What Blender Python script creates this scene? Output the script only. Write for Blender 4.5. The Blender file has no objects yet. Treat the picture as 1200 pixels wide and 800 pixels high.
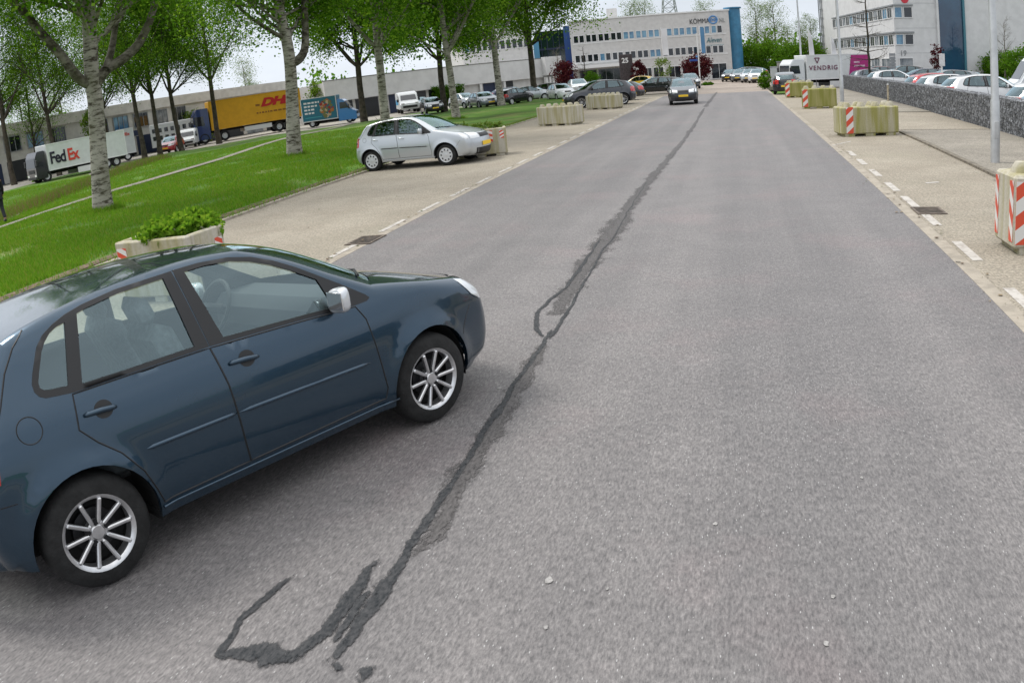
import bpy, bmesh, math, random
import numpy as np
from mathutils import Vector, Matrix
from mathutils.geometry import delaunay_2d_cdt
R = math.radians
sc = bpy.context.scene
COL = sc.collection
# ------------------------------------------------------------------ camera, sky, sun, exposure
CF, CQ, CYAW, CPITCH, CROLL, CH = 983.332, 0.09597, 0.292711, 0.308183, -0.106839, 2.0976   # wide dash-camera lens, 1200 px wide frame

def cam_axes():
    cy, sy = math.cos(CYAW), math.sin(CYAW)
    f = Vector((-sy*math.cos(CPITCH), cy*math.cos(CPITCH), -math.sin(CPITCH)))
    r = Vector((cy, sy, 0)); u = r.cross(f)
    c, s = math.cos(CROLL), math.sin(CROLL)
    return c*r+s*u, -s*r+c*u, f
AR, AU, AF = cam_axes()
cd = bpy.data.cameras.new('camera'); cam = bpy.data.objects.new('camera', cd); COL.objects.link(cam); sc.camera = cam
cam.matrix_world = Matrix(((AR[0], AU[0], -AF[0], 0), (AR[1], AU[1], -AF[1], 0), (AR[2], AU[2], -AF[2], CH), (0, 0, 0, 1)))
cd.type = 'PANO'; cd.panorama_type = 'FISHEYE_LENS_POLYNOMIAL'; cd.fisheye_fov = R(150)
cd.sensor_fit = 'HORIZONTAL'; cd.sensor_width = 36; cd.sensor_height = 36*682/1024
fm = CF*.03
cd.fisheye_polynomial_k0 = 0; cd.fisheye_polynomial_k1 = -1/fm; cd.fisheye_polynomial_k2 = 0
cd.fisheye_polynomial_k3 = CQ/3/fm**3; cd.fisheye_polynomial_k4 = 0
cd.clip_start = .05; cd.clip_end = 3000

SUN_EL, SUN_AZ = 57, 282        # degrees; the sun stands high on the left, veiled by thin cloud
w = bpy.data.worlds.new('World'); sc.world = w; w.use_nodes = True
nt = w.node_tree; nt.nodes.clear()
def N(t, kind, **kw):
    n = t.nodes.new(kind)
    for k, v in kw.items(): setattr(n, k, v)
    return n
sky = N(nt, 'ShaderNodeTexSky', sky_type='NISHITA', sun_disc=False, sun_elevation=R(SUN_EL), sun_rotation=R(SUN_AZ))
b1 = N(nt, 'ShaderNodeBackground'); b1.inputs[1].default_value = .09; nt.links.new(sky.outputs[0], b1.inputs[0])
tc = N(nt, 'ShaderNodeTexCoord'); sx = N(nt, 'ShaderNodeSeparateXYZ'); nt.links.new(tc.outputs['Generated'], sx.inputs[0])
cr = N(nt, 'ShaderNodeValToRGB')           # overcast: brighter overhead than at the horizon
cr.color_ramp.elements[0].position = 0; cr.color_ramp.elements[0].color = (.45, .485, .54, 1)
cr.color_ramp.elements[1].position = 1; cr.color_ramp.elements[1].color = (1.12, 1.12, 1.12, 1)
e = cr.color_ramp.elements.new(.35); e.color = (.60, .63, .67, 1)
nt.links.new(sx.outputs[2], cr.inputs[0])
mp = N(nt, 'ShaderNodeMapping'); mp.inputs['Scale'].default_value = (1, 1, 3.2); nt.links.new(tc.outputs['Generated'], mp.inputs[0])
nz = N(nt, 'ShaderNodeTexNoise'); nz.inputs['Scale'].default_value = 2.6; nz.inputs['Detail'].default_value = 7; nz.inputs['Roughness'].default_value = .55
nt.links.new(mp.outputs[0], nz.inputs[0])
mr = N(nt, 'ShaderNodeMapRange'); mr.inputs[1].default_value = .3; mr.inputs[2].default_value = .7; mr.inputs[3].default_value = .84; mr.inputs[4].default_value = 1.12
nt.links.new(nz.outputs[0], mr.inputs[0])
vm = N(nt, 'ShaderNodeVectorMath', operation='SCALE'); nt.links.new(cr.outputs[0], vm.inputs[0]); nt.links.new(mr.outputs[0], vm.inputs['Scale'])
b2 = N(nt, 'ShaderNodeBackground'); b2.inputs[1].default_value = 1.36; nt.links.new(vm.outputs[0], b2.inputs[0])
ms = N(nt, 'ShaderNodeMixShader'); ms.inputs[0].default_value = .9
wo = N(nt, 'ShaderNodeOutputWorld')
nt.links.new(b1.outputs[0], ms.inputs[1]); nt.links.new(b2.outputs[0], ms.inputs[2]); nt.links.new(ms.outputs[0], wo.inputs[0])
sl = bpy.data.lights.new('sun', 'SUN'); sl.energy = 1.7; sl.angle = R(16); sl.color = (1, .96, .9)
so = bpy.data.objects.new('sun', sl); COL.objects.link(so)
so.rotation_euler = Vector((math.sin(R(SUN_AZ))*math.cos(R(SUN_EL)), math.cos(R(SUN_AZ))*math.cos(R(SUN_EL)), math.sin(R(SUN_EL)))).to_track_quat('Z', 'Y').to_euler()
sc.view_settings.view_transform = 'Standard'; sc.view_settings.look = 'None'; sc.view_settings.exposure = 0.4; sc.view_settings.gamma = 1
try:
    sc.cycles.max_bounces = 8; sc.cycles.transparent_max_bounces = 24; sc.cycles.use_denoising = True
    sc.cycles.diffuse_bounces = 3; sc.cycles.glossy_bounces = 4; sc.cycles.caustics_reflective = False; sc.cycles.caustics_refractive = False
except Exception: pass

# ------------------------------------------------------------------ where a point of the street lies (survey of the photograph)
def ray(u, v):
    a, b = (u-600)/CF, (400-v)/CF; rr = math.hypot(a, b); s = math.sqrt(CQ); t = math.atan(s*rr)/s
    k = math.sin(t)/max(rr, 1e-9)
    return AR*(a*k)+AU*(b*k)+AF*math.cos(t)
def G(u, v, z=0.0):
    d = ray(u, v); s = (z-CH)/d.z
    return Vector((0, 0, CH))+d*s
def at(u, v, Y):
    d = ray(u, v); return Vector((0, 0, CH))+d*(Y/d.y)
def atX(u, v, X):
    d = ray(u, v); return Vector((0, 0, CH))+d*(X/d.x)

# ------------------------------------------------------------------ mesh helpers
class MB:
    def __init__(s): s.v = []; s.f = []; s.m = []
    def add(s, vs, fs, mi=0):
        o = len(s.v); s.v += [tuple(p) for p in vs]; s.f += [tuple(i+o for i in f) for f in fs]; s.m += [mi]*len(fs); return s
    def box(s, c, d, rz=0, mi=0, M=None, bev=0):
        cx, cy, cz = c; x, y, z = d[0]/2, d[1]/2, d[2]/2
        if bev > 0:
            b = min(bev, x*.9, y*.9, z*.9)
            vs = []; idx = {}
            for i in (-1, 1):
                for j in (-1, 1):
                    for k in (-1, 1):
                        for ax in range(3):
                            p = [i*x, j*y, k*z]
                            for q in range(3):
                                if q != ax: p[q] -= (i, j, k)[q]*b
                            idx[i, j, k, ax] = len(vs); vs.append(p)
            fs = []
            for ax in range(3):
                for sg in (-1, 1):
                    o = [q for q in range(3) if q != ax]; q4 = []
                    for a, c2 in ((-1, -1), (1, -1), (1, 1), (-1, 1)):
                        t = [0, 0, 0]; t[ax] = sg; t[o[0]] = a; t[o[1]] = c2; q4.append(idx[t[0], t[1], t[2], ax])
                    fs.append(q4)
            for ax in range(3):
                o = [q for q in range(3) if q != ax]
                for a in (-1, 1):
                    for c2 in (-1, 1):
                        q4 = []
                        for sg in (-1, 1):
                            t = [0, 0, 0]; t[ax] = sg; t[o[0]] = a; t[o[1]] = c2
                            pr = [idx[t[0], t[1], t[2], o[0]], idx[t[0], t[1], t[2], o[1]]]
                            q4 += pr if sg < 0 else pr[::-1]
                        fs.append(q4)
            for i in (-1, 1):
                for j in (-1, 1):
                    for k in (-1, 1): fs.append([idx[i, j, k, 0], idx[i, j, k, 1], idx[i, j, k, 2]])
        else:
            vs = [(i*x, j*y, k*z) for i in (-1, 1) for j in (-1, 1) for k in (-1, 1)]
            fs = [(0, 1, 3, 2), (4, 6, 7, 5), (0, 4, 5, 1), (2, 3, 7, 6), (0, 2, 6, 4), (1, 5, 7, 3)]
        if M is None: M = Matrix.Rotation(rz, 3, 'Z')
        vs = [M @ Vector(p)+Vector(c) for p in vs]
        return s.add(vs, fs, mi)
    def tube(s, pts, rad, n=8, mi=0, caps=True, closed=False):
        pts = [Vector(p) for p in pts]; m = len(pts)
        if not hasattr(rad, '__len__'): rad = [rad]*m
        vs = []; fs = []; up = None
        for i, p in enumerate(pts):
            if closed: d = pts[(i+1) % m]-pts[i-1]
            else: d = pts[min(i+1, m-1)]-pts[max(i-1, 0)]
            d.normalize()
            if up is None: up = d.orthogonal().normalized()
            up = (up-d*up.dot(d)); up = up.normalized() if up.length > 1e-6 else d.orthogonal().normalized()
            b = d.cross(up)
            for k in range(n):
                a = 2*math.pi*k/n; vs.append(p+(up*math.cos(a)+b*math.sin(a))*rad[i])
        for i in range(m if closed else m-1):
            j = (i+1) % m
            for k in range(n): fs.append((i*n+k, i*n+(k+1) % n, j*n+(k+1) % n, j*n+k))
        if caps and not closed: fs += [tuple(range(n))[::-1], tuple(range((m-1)*n, m*n))]
        return s.add(vs, fs, mi)
    def lathe(s, prof, n=24, M=Matrix(), mi=0, closed=False):      # profile (r, h) turned about local Z
        vs = []; fs = []; m = len(prof)
        for r, h in prof:
            for k in range(n): a = 2*math.pi*k/n; vs.append(M @ Vector((r*math.cos(a), r*math.sin(a), h)))
        for i in range(m if closed else m-1):
            j = (i+1) % m
            for k in range(n): fs.append((i*n+k, i*n+(k+1) % n, j*n+(k+1) % n, j*n+k))
        return s.add(vs, fs, mi)
    def disc(s, c, r, nrm, n=20, mi=0, ry=None):
        nrm = Vector(nrm).normalized(); a = Vector((0, 0, 1)).cross(nrm)
        a = a.normalized() if a.length > 1e-3 else Vector((1, 0, 0)); b = nrm.cross(a); c = Vector(c); ry = ry or r
        return s.add([c+a*(r*math.cos(2*math.pi*k/n))+b*(ry*math.sin(2*math.pi*k/n)) for k in range(n)], [tuple(range(n))], mi)
    def prism(s, poly, z0, z1, mi=0, M=Matrix()):                  # polygon in local XY, extruded along local Z
        n = len(poly); vs = [M @ Vector((x, y, z0)) for x, y in poly]+[M @ Vector((x, y, z1)) for x, y in poly]
        fs = [tuple(range(n))[::-1], tuple(range(n, 2*n))]+[(i, (i+1) % n, n+(i+1) % n, n+i) for i in range(n)]
        return s.add(vs, fs, mi)
    def mesh(s, name, mats, smooth=False, sharp=None):
        me = bpy.data.meshes.new(name); me.from_pydata(s.v, [], s.f)
        for m in (mats if isinstance(mats, (list, tuple)) else [mats]): me.materials.append(m)
        if len(set(s.m)) > 1: me.polygons.foreach_set('material_index', s.m)
        if smooth:
            me.polygons.foreach_set('use_smooth', [True]*len(s.f))
            if sharp: me.set_sharp_from_angle(angle=R(sharp))
        me.update(); return me
    def build(s, name, mats, parent=None, smooth=False, sharp=40, loc=None):
        return link(name, s.mesh(name, mats, smooth, sharp), parent, loc)
def link(name, me, parent=None, loc=None, rz=None):
    o = bpy.data.objects.new(name, me); COL.objects.link(o)
    if parent is not None: o.parent = parent
    if loc is not None: o.location = loc
    if rz is not None: o.rotation_euler.z = rz
    return o
def tag(o, label=None, cat=None, group=None, kind=None):
    if label: o['label'] = label
    if cat: o['category'] = cat
    if group: o['group'] = group
    if kind: o['kind'] = kind
    return o
def thing(name, label, cat, loc=(0, 0, 0), rz=0, group=None):
    o = link(name, None, None, loc, rz); return tag(o, label, cat, group)
def setting(name, mb, mats, **kw):
    o = mb.build(name, mats, **kw); o['kind'] = 'structure'; return o
def copy_tree(o, parent=None):
    kids = list(o.children); c = o.copy(); COL.objects.link(c)
    if parent is not None: c.parent = parent
    for ch in kids: copy_tree(ch, c)
    return c
def text(s, name, size, mat, parent, M, depth=.01, align='LEFT', shear=0, sx=1, bold=0, space=1):
    cu = bpy.data.curves.new(name, 'FONT'); cu.body = s; cu.size = size; cu.extrude = depth; cu.align_x = align; cu.shear = shear; cu.offset = bold
    cu.space_character = space; cu.resolution_u = 3
    tmp = bpy.data.objects.new(name, cu); COL.objects.link(tmp)
    dg = bpy.context.evaluated_depsgraph_get(); me = bpy.data.meshes.new_from_object(tmp.evaluated_get(dg))
    COL.objects.unlink(tmp); bpy.data.objects.remove(tmp)
    me.transform(Matrix.Diagonal((sx, 1, 1, 1))); me.transform(M); me.materials.clear(); me.materials.append(mat); me.name = name
    return link(name, me, parent)
def frame(o, ex, ez):           # local X along ex, local Y up along ez, local Z towards the viewer of the sign
    ex = Vector(ex).normalized(); ey = Vector(ez).normalized(); n = ex.cross(ey)
    return Matrix(((ex[0], ey[0], n[0], o[0]), (ex[1], ey[1], n[1], o[1]), (ex[2], ey[2], n[2], o[2]), (0, 0, 0, 1)))

# ------------------------------------------------------------------ materials
def pm(name, col, rough=.6, metal=0, coat=0, var=0, scale=6, bump=0, bscale=40, spec=.5, detail=5, col2=None, lo=.4, hi=.6):
    m = bpy.data.materials.new(name); m.use_nodes = True; t = m.node_tree; b = t.nodes['Principled BSDF']
    b.inputs['Base Color'].default_value = (*col, 1); b.inputs['Roughness'].default_value = rough; b.inputs['Metallic'].default_value = metal
    b.inputs['Coat Weight'].default_value = coat; b.inputs['Coat Roughness'].default_value = .03; b.inputs['Specular IOR Level'].default_value = spec
    if var or col2 or bump:
        tcn = N(t, 'ShaderNodeTexCoord')
    if var or col2:
        n = N(t, 'ShaderNodeTexNoise'); n.inputs['Scale'].default_value = scale; n.inputs['Detail'].default_value = detail; n.inputs['Roughness'].default_value = .62
        t.links.new(tcn.outputs['Object'], n.inputs[0])
        r = N(t, 'ShaderNodeValToRGB'); r.color_ramp.elements[0].position = lo; r.color_ramp.elements[1].position = hi
        c0 = col if col2 else tuple(c*(1-var) for c in col); c1 = col2 if col2 else tuple(min(1, c*(1+var)) for c in col)
        r.color_ramp.elements[0].color = (*c0, 1); r.color_ramp.elements[1].color = (*c1, 1)
        t.links.new(n.outputs[0], r.inputs[0]); t.links.new(r.outputs[0], b.inputs['Base Color'])
    if bump:
        n2 = N(t, 'ShaderNodeTexNoise'); n2.inputs['Scale'].default_value = bscale; n2.inputs['Detail'].default_value = 4; t.links.new(tcn.outputs['Object'], n2.inputs[0])
        bp = N(t, 'ShaderNodeBump'); bp.inputs['Strength'].default_value = bump; bp.inputs['Distance'].default_value = .02; t.links.new(n2.outputs[0], bp.inputs['Height'])
        t.links.new(bp.outputs[0], b.inputs['Normal'])
    return m
def glass(name, tint=(.80, .88, .86), rough=.015):
    m = bpy.data.materials.new(name); m.use_nodes = True; t = m.node_tree; t.nodes.clear()
    tr = N(t, 'ShaderNodeBsdfTransparent'); tr.inputs[0].default_value = (*tint, 1)
    gl = N(t, 'ShaderNodeBsdfGlossy'); gl.inputs['Roughness'].default_value = rough; gl.inputs[0].default_value = (.72, .93, 1, 1)
    fr = N(t, 'ShaderNodeFresnel'); ge = N(t, 'ShaderNodeNewGeometry'); io = N(t, 'ShaderNodeMapRange'); io.inputs[3].default_value = 1.6; io.inputs[4].default_value = 1/1.6
    t.links.new(ge.outputs['Backfacing'], io.inputs[0]); t.links.new(io.outputs[0], fr.inputs[0])
    mx = N(t, 'ShaderNodeMixShader'); o = N(t, 'ShaderNodeOutputMaterial')
    ma = N(t, 'ShaderNodeMath', operation='MULTIPLY_ADD'); ma.inputs[1].default_value = 1.6; ma.inputs[2].default_value = .045; t.links.new(fr.outputs[0], ma.inputs[0])
    t.links.new(ma.outputs[0], mx.inputs[0]); t.links.new(tr.outputs[0], mx.inputs[1]); t.links.new(gl.outputs[0], mx.inputs[2]); t.links.new(mx.outputs[0], o.inputs[0])
    return m
def paint(name, col, metal=.35, rough=.28, flake=.12):
    m = pm(name, col, rough, metal, coat=1.0)
    t = m.node_tree; b = t.nodes['Principled BSDF']; tcn = N(t, 'ShaderNodeTexCoord')
    n = N(t, 'ShaderNodeTexNoise'); n.inputs['Scale'].default_value = 3.2; n.inputs['Detail'].default_value = 6; t.links.new(tcn.outputs['Object'], n.inputs[0])
    r = N(t, 'ShaderNodeMapRange'); r.inputs[3].default_value = rough-.06; r.inputs[4].default_value = rough+.12; t.links.new(n.outputs[0], r.inputs[0]); t.links.new(r.outputs[0], b.inputs['Roughness'])
    r2 = N(t, 'ShaderNodeMapRange'); r2.inputs[1].default_value = .35; r2.inputs[2].default_value = .7; r2.inputs[3].default_value = .02; r2.inputs[4].default_value = .09
    t.links.new(n.outputs[0], r2.inputs[0]); t.links.new(r2.outputs[0], b.inputs['Coat Roughness'])
    return m
M = {}
M['black_plastic'] = pm('black_plastic', (.012, .012, .013), .5)
M['seal'] = pm('rubber_seal', (.008, .008, .009), .45)
M['tyre'] = pm('tyre_rubber', (.012, .012, .012), .85, var=.35, scale=14, bump=.25, bscale=60)
M['alloy'] = pm('alloy', (.62, .62, .63), .32, .85, var=.12, scale=9)
M['dark_metal'] = pm('dark_metal', (.02, .02, .022), .5, .6)
M['hubcap'] = pm('hubcap_plastic', (.58, .59, .6), .4, .3)
M['glass'] = glass('car_glass')
M['mid_glass'] = glass('shaded_car_glass', (.34, .38, .38))
M['dark_glass'] = glass('tinted_car_glass', (.10, .12, .12))
M['liner'] = pm('cabin_liner', (.06, .065, .07), .85)
M['seat'] = pm('seat_fabric', (.13, .15, .16), .9, var=.25, scale=25)
M['lamp_glass'] = pm('lamp_glass', (.75, .77, .78), .08, .25, coat=1)
M['red_lens'] = pm('red_lens', (.45, .008, .008), .12, coat=1)
M['chrome'] = pm('chrome', (.75, .76, .78), .12, .9)
M['mirror_shell'] = pm('silver_mirror_shell', (.66, .68, .71), .25, .35, coat=1)
M['plate_yellow'] = pm('plate_yellow', (.85, .55, .02), .4)
M['under'] = pm('underbody', (.01, .01, .01), .9)
M['paint_blue'] = paint('blue_car_paint', (.013, .042, .074), .70, .22)
M['moulding'] = M['paint_blue']
# ------------------------------------------------------------------ cars
def crom(pts, n):
    out = []; m = len(pts)
    for i in range(m-1):
        p0 = pts[max(i-1, 0)]; p1 = pts[i]; p2 = pts[i+1]; p3 = pts[min(i+2, m-1)]
        for k in range(n):
            t = k/n
            out.append(tuple(.5*((2*b)+(c-a)*t+(2*a-5*b+4*c-d)*t*t+(3*b-a-3*c+d)*t**3) for a, b, c, d in zip(p0, p1, p2, p3)))
    out.append(tuple(pts[-1])); return out
def inpoly(P, poly):
    x, y = P[:, 0], P[:, 1]; c = np.zeros(len(P), bool); n = len(poly)
    for i in range(n):
        x1, y1 = poly[i]; x2, y2 = poly[i-1]
        if y1 == y2: continue
        k = ((y1 > y) != (y2 > y)) & (x < (x2-x1)*(y-y1)/(y2-y1)+x1); c ^= k
    return c
def dpoly(P, line, closed=True):
    L = np.array(line, float); A = L; B = np.roll(L, -1, 0)
    if not closed: A, B = L[:-1], L[1:]
    best = np.full(len(P), 1e9)
    for a, b in zip(A, B):
        d = b-a; t = np.clip(((P-a) @ d)/max(d @ d, 1e-12), 0, 1); q = a+t[:, None]*d
        best = np.minimum(best, np.hypot(*(P-q).T))
    return best
def resamp(poly, s, closed=True):
    out = []; n = len(poly)
    for i in range(n if closed else n-1):
        a = poly[i]; b = poly[(i+1) % n]; L = math.hypot(b[0]-a[0], b[1]-a[1]); k = max(1, int(round(L/s)))
        out += [(a[0]+(b[0]-a[0])*j/k, a[1]+(b[1]-a[1])*j/k) for j in range(k)]
    if not closed: out.append(tuple(poly[-1]))
    return out
def shrink(poly, d):
    n = len(poly); A = sum(poly[i][0]*poly[(i+1) % n][1]-poly[(i+1) % n][0]*poly[i][1] for i in range(n)); sg = 1 if A > 0 else -1; out = []
    for i in range(n):
        a, b, c = Vector(poly[i-1]), Vector(poly[i]), Vector(poly[(i+1) % n])
        n1 = (b-a).normalized(); n2 = (c-b).normalized(); n1 = Vector((-n1.y, n1.x))*sg; n2 = Vector((-n2.y, n2.x))*sg
        m = (n1+n2); L = m.length; m = m/L if L > 1e-6 else n1; k = d/max(m.dot(n1), .4); out.append((b.x+m.x*k, b.y+m.y*k))
    return out

class Body:                       # hatchback body: side surface y(x, z), edge line E and centre line C from nose to tail
    E0 = dict(nose=[(2.945, .215), (3.075, .27), (3.130, .40), (3.135, .54), (3.120, .655)],
              lamp=[(3.120, .655), (3.075, .755), (2.945, .838), (2.835, .865)],
              hood=[(2.835, .865), (2.55, .918), (2.30, .968), (2.13, 1.0)],
              screen=[(2.13, 1.0), (1.90, 1.125), (1.68, 1.255), (1.48, 1.350), (1.36, 1.394)],
              roof=[(1.36, 1.394), (1.15, 1.412), (.85, 1.412), (.50, 1.390), (.20, 1.352), (.04, 1.322), (-.05, 1.296)],
              rglass=[(-.05, 1.296), (-.13, 1.20), (-.21, 1.06), (-.25, .985)],
              tail=[(-.25, .985), (-.31, .90), (-.36, .80), (-.39, .68)],
              rear=[(-.39, .68), (-.42, .55), (-.42, .40), (-.38, .27), (-.34, .25)])
    C0 = dict(nose=[(3.205, .20), (3.295, .26), (3.320, .40), (3.320, .54), (3.295, .655)],
              lamp=[(3.295, .655), (3.265, .735), (3.195, .79), (3.125, .815)],
              hood=[(3.125, .815), (2.84, .90), (2.60, .965), (2.42, 1.005)],
              screen=[(2.42, 1.005), (2.12, 1.175), (1.84, 1.31), (1.58, 1.394), (1.43, 1.420)],
              roof=[(1.43, 1.420), (1.18, 1.432), (.85, 1.430), (.50, 1.404), (.20, 1.360), (-.08, 1.305), (-.27, 1.245)],
              rglass=[(-.27, 1.245), (-.40, 1.14), (-.51, 1.04), (-.56, .985)],
              tail=[(-.56, .985), (-.60, .90), (-.62, .80), (-.63, .68)],
              rear=[(-.63, .68), (-.66, .55), (-.66, .40), (-.62, .27), (-.58, .25)])
    ORD = ['nose', 'lamp', 'hood', 'screen', 'roof', 'rglass', 'tail', 'rear']
    INS = [(.18, .085), (.24, .052), (.30, .030), (.40, .012), (.50, .003), (.58, 0), (.66, .001), (.74, .008), (.82, .020), (.90, .038), (.96, .058), (1.02, .080), (1.2, .150), (1.45, .262)]
    fglass = [(1.065, .994), (1.0, 1.362), (1.13, 1.364), (1.28, 1.350), (1.40, 1.318), (1.52, 1.268), (1.63, 1.206), (1.76, 1.124), (1.80, .952), (1.58, .965), (1.33, .979)]
    ftrim = [(.972, .974), (1.5, .948), (1.94, .922), (2.035, .924), (2.062, .938), (2.04, .962), (1.90, 1.062), (1.78, 1.142), (1.66, 1.222), (1.54, 1.290), (1.42, 1.340), (1.28, 1.372), (1.10, 1.386), (.938, 1.386)]
    rglass_s = [(.255, 1.012), (.36, 1.322), (.42, 1.334), (.6, 1.354), (.872, 1.360), (.890, .998), (.5, 1.004)]
    qglass = [(.185, 1.025), (.285, 1.300), (.235, 1.292), (.195, 1.276), (.155, 1.245), (.125, 1.21), (.07, 1.115), (.052, 1.078), (.052, 1.058), (.064, 1.044), (.085, 1.036)]
    rtrim = [(.968, .974), (.932, 1.384), (.6, 1.376), (.40, 1.354), (.30, 1.334), (.22, 1.308), (.155, 1.276), (.105, 1.232), (.04, 1.125), (.020, 1.082), (.018, 1.048), (.032, 1.022), (.06, 1.006), (.2, .988)]
    fdoor = [(.970, .966), (1.5, .94), (1.94, .915), (1.985, .83), (2.015, .58), (2.04, .38), (2.02, .315), (1.03, .315), (1.018, .42), (1.003, .76)]
    rdoor = [(.966, .966), (1.0, .76), (1.015, .42), (1.026, .315), (.475, .315), (.450, .40), (.408, .52), (.325, .645), (.228, .735), (.158, .82), (.19, .982)]
    def __init__(s, sx=1, sz=1, W=.825, rw=.295, sp=.05, wb=2.44, rearx=1.0, low=False):
        s.sx, s.sz, s.W, s.rw, s.sp, s.low = sx, sz, W, rw, sp, low
        f = lambda p: ((p[0] if p[0] > .3 else .3+(p[0]-.3)*rearx)*sx, p[1]*sz)
        s.f = f
        n = 3 if low else 6
        s.E = {k: crom([f(p) for p in v], n) for k, v in s.E0.items()}; s.C = {k: crom([f(p) for p in v], n) for k, v in s.C0.items()}
        s.line = []
        for k in s.ORD: s.line += s.E[k][:-1]
        s.line.append(s.E['rear'][-1])
        s.xr, s.xf = .10*sx, wb*sx
        for k in ('fglass', 'ftrim', 'rglass_s', 'qglass', 'rtrim', 'fdoor', 'rdoor'): setattr(s, k, [f(p) for p in getattr(s, k)])
        s.ins_z = np.array([a for a, b in s.INS])*sz; s.ins_y = np.array([b for a, b in s.INS])*(W/.825)
    def ys(s, P, off=0.0):
        P = np.asarray(P, float); x, z = P[:, 0]/s.sx, P[:, 1]
        zz = np.linspace(s.ins_z[0]-.1, s.ins_z[-1]+.1, 200); yy = np.interp(zz, s.ins_z, s.ins_y); k = np.ones(7)/7; yp = np.pad(yy, 3, mode='edge'); yy = np.convolve(yp, k, 'valid')
        y = s.W-np.interp(z, zz, yy)-.11*np.clip((x-2.15)/.95, 0, 2)**2-.07*np.clip((.25-x)/.75, 0, 2)**2
        for cx in (s.xr, s.xf):
            d = np.hypot(P[:, 0]-cx, z-s.rw); y += .022*np.exp(-((d-s.rw*1.21)/.05)**2)*(z > .2)
        d = dpoly(P, s.line, False); xe = np.clip((x-2.5)/.5, 0, 1)+np.clip((-.15-x)/.3, 0, 1); r = .05+.06*xe
        q = np.clip(1-d/r, 0, 1); y -= r*(1-np.sqrt(np.maximum(0, 1-q*q)))
        return y+off
    def patch(s, poly, holes=(), off=0.0, rim=.012, sp=None, side=-1, ring=True):
        sp = sp or s.sp; B = [resamp(poly, sp)]+[resamp(h, sp) for h in holes]
        pts = []; edges = []
        for b in B:
            o = len(pts); pts += b; edges += [(o+i, o+(i+1) % len(b)) for i in range(len(b))]
        a = np.array(poly); x0, z0 = a.min(0); x1, z1 = a.max(0)
        gx, gz = np.meshgrid(np.arange(x0, x1, sp), np.arange(z0, z1, sp)); I = np.stack([gx.ravel(), gz.ravel()], 1)
        ex = []
        if sp < .09 and ring:
            L = np.array(resamp(s.line, .045, False))
            for dd in (.006, .016, .03, .05, .08):
                T = np.gradient(L, axis=0); T /= np.hypot(*T.T)[:, None]+1e-9; nrm = np.stack([-T[:, 1], T[:, 0]], 1)
                ex.append(L+nrm*dd)          # the edge runs nose to tail over the top: inside lies to the left
            ex = np.concatenate(ex); I = I[dpoly(I, s.line, False) > .1]; I = np.concatenate([I, ex])
        ok = inpoly(I, poly)
        for h in holes: ok &= ~inpoly(I, h)
        I = I[ok]
        if len(I):
            dm = dpoly(I, B[0])
            for b in B[1:]: dm = np.minimum(dm, dpoly(I, b))
            I = I[dm > np.where(dpoly(I, s.line, False) < .09, .005, sp*.4)]
        pts = pts+[tuple(p) for p in I]
        vo, eo, fo, *_ = delaunay_2d_cdt([Vector(p) for p in pts], edges, [], 0, 1e-5)
        V = np.array([tuple(v) for v in vo]); F = [(f[0], f[i], f[i+1]) for f in fo for i in range(1, len(f)-1)]
        cen = np.array([V[list(f)].mean(0) for f in F]); keep = inpoly(cen, poly)
        for h in holes: keep &= ~inpoly(cen, h)
        F = [f for f, k in zip(F, keep) if k]
        Y = s.ys(V, off)
        vs = [(V[i, 0], side*Y[i], V[i, 1]) for i in range(len(V))]
        bm = bmesh.new(); bv = [bm.verts.new(p) for p in vs]
        for f in F:
            a, b, c = [Vector(vs[i]) for i in f]; nn = (b-a).cross(c-a)
            try: bm.faces.new([bv[i] for i in (f if nn.y*side > 0 else f[::-1])])
            except ValueError: pass
        for v in list(bm.verts):
            if not v.link_faces: bm.verts.remove(v)
        for f in bm.faces: f.smooth = True
        if rim:
            be = [e for e in bm.edges if e.is_boundary]
            r = bmesh.ops.extrude_edge_only(bm, edges=be)
            nv = [g for g in r['geom'] if isinstance(g, bmesh.types.BMVert)]
            for v in nv: v.co.y -= side*rim
            for e in be: e.smooth = False
        return bm
    def side_outline(s):
        f = s.f; out = list(s.line)[::-1]    # tail to nose, then under the sill back
        ra = s.rw*1.19; zb = .235*s.sz
        def arch(cx):
            a0 = math.asin(max(-1, min(1, (zb-s.rw)/ra))); n = 10 if s.low else 22
            return [(cx+ra*math.cos(a), s.rw+ra*math.sin(a)) for a in [a0+(math.pi-2*a0)*k/n for k in range(n+1)]]
        fb = [(s.line[0][0]-.02, zb)]
        rb = [(s.line[-1][0]+.02, zb+.02)]
        return out+fb+arch(s.xf)+arch(s.xr)+rb
    def wrap(s, seg, s0=-1, s1=1, off=0.0, p=2.4, t0=0.0, t1=1.0, ns=None, side_off=None):
        E = s.E[seg]; C = s.C[seg]; n = len(E); i0, i1 = int(round(t0*(n-1))), int(round(t1*(n-1)))
        E = np.array(E[i0:i1+1]); C = np.array(C[i0:i1+1]); ye = s.ys(E)
        ns = ns or (9 if s.low else 22); S = np.linspace(s0, s1, ns+1)
        if s0 <= -1 and s1 >= 1: S = np.sign(S)*(1-(1-np.abs(S))**1.5)
        vs = []
        for i in range(len(E)):
            for q in S:
                wgt = 1-abs(q)**p; x = E[i, 0]+(C[i, 0]-E[i, 0])*wgt; z = E[i, 1]+(C[i, 1]-E[i, 1])*wgt; vs.append(Vector((x, q*ye[i], z)))
        m = len(S); fs = [(i*m+k, i*m+k+1, (i+1)*m+k+1, (i+1)*m+k) for i in range(len(E)-1) for k in range(ns)]
        b = MB().add(vs, fs)
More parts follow.
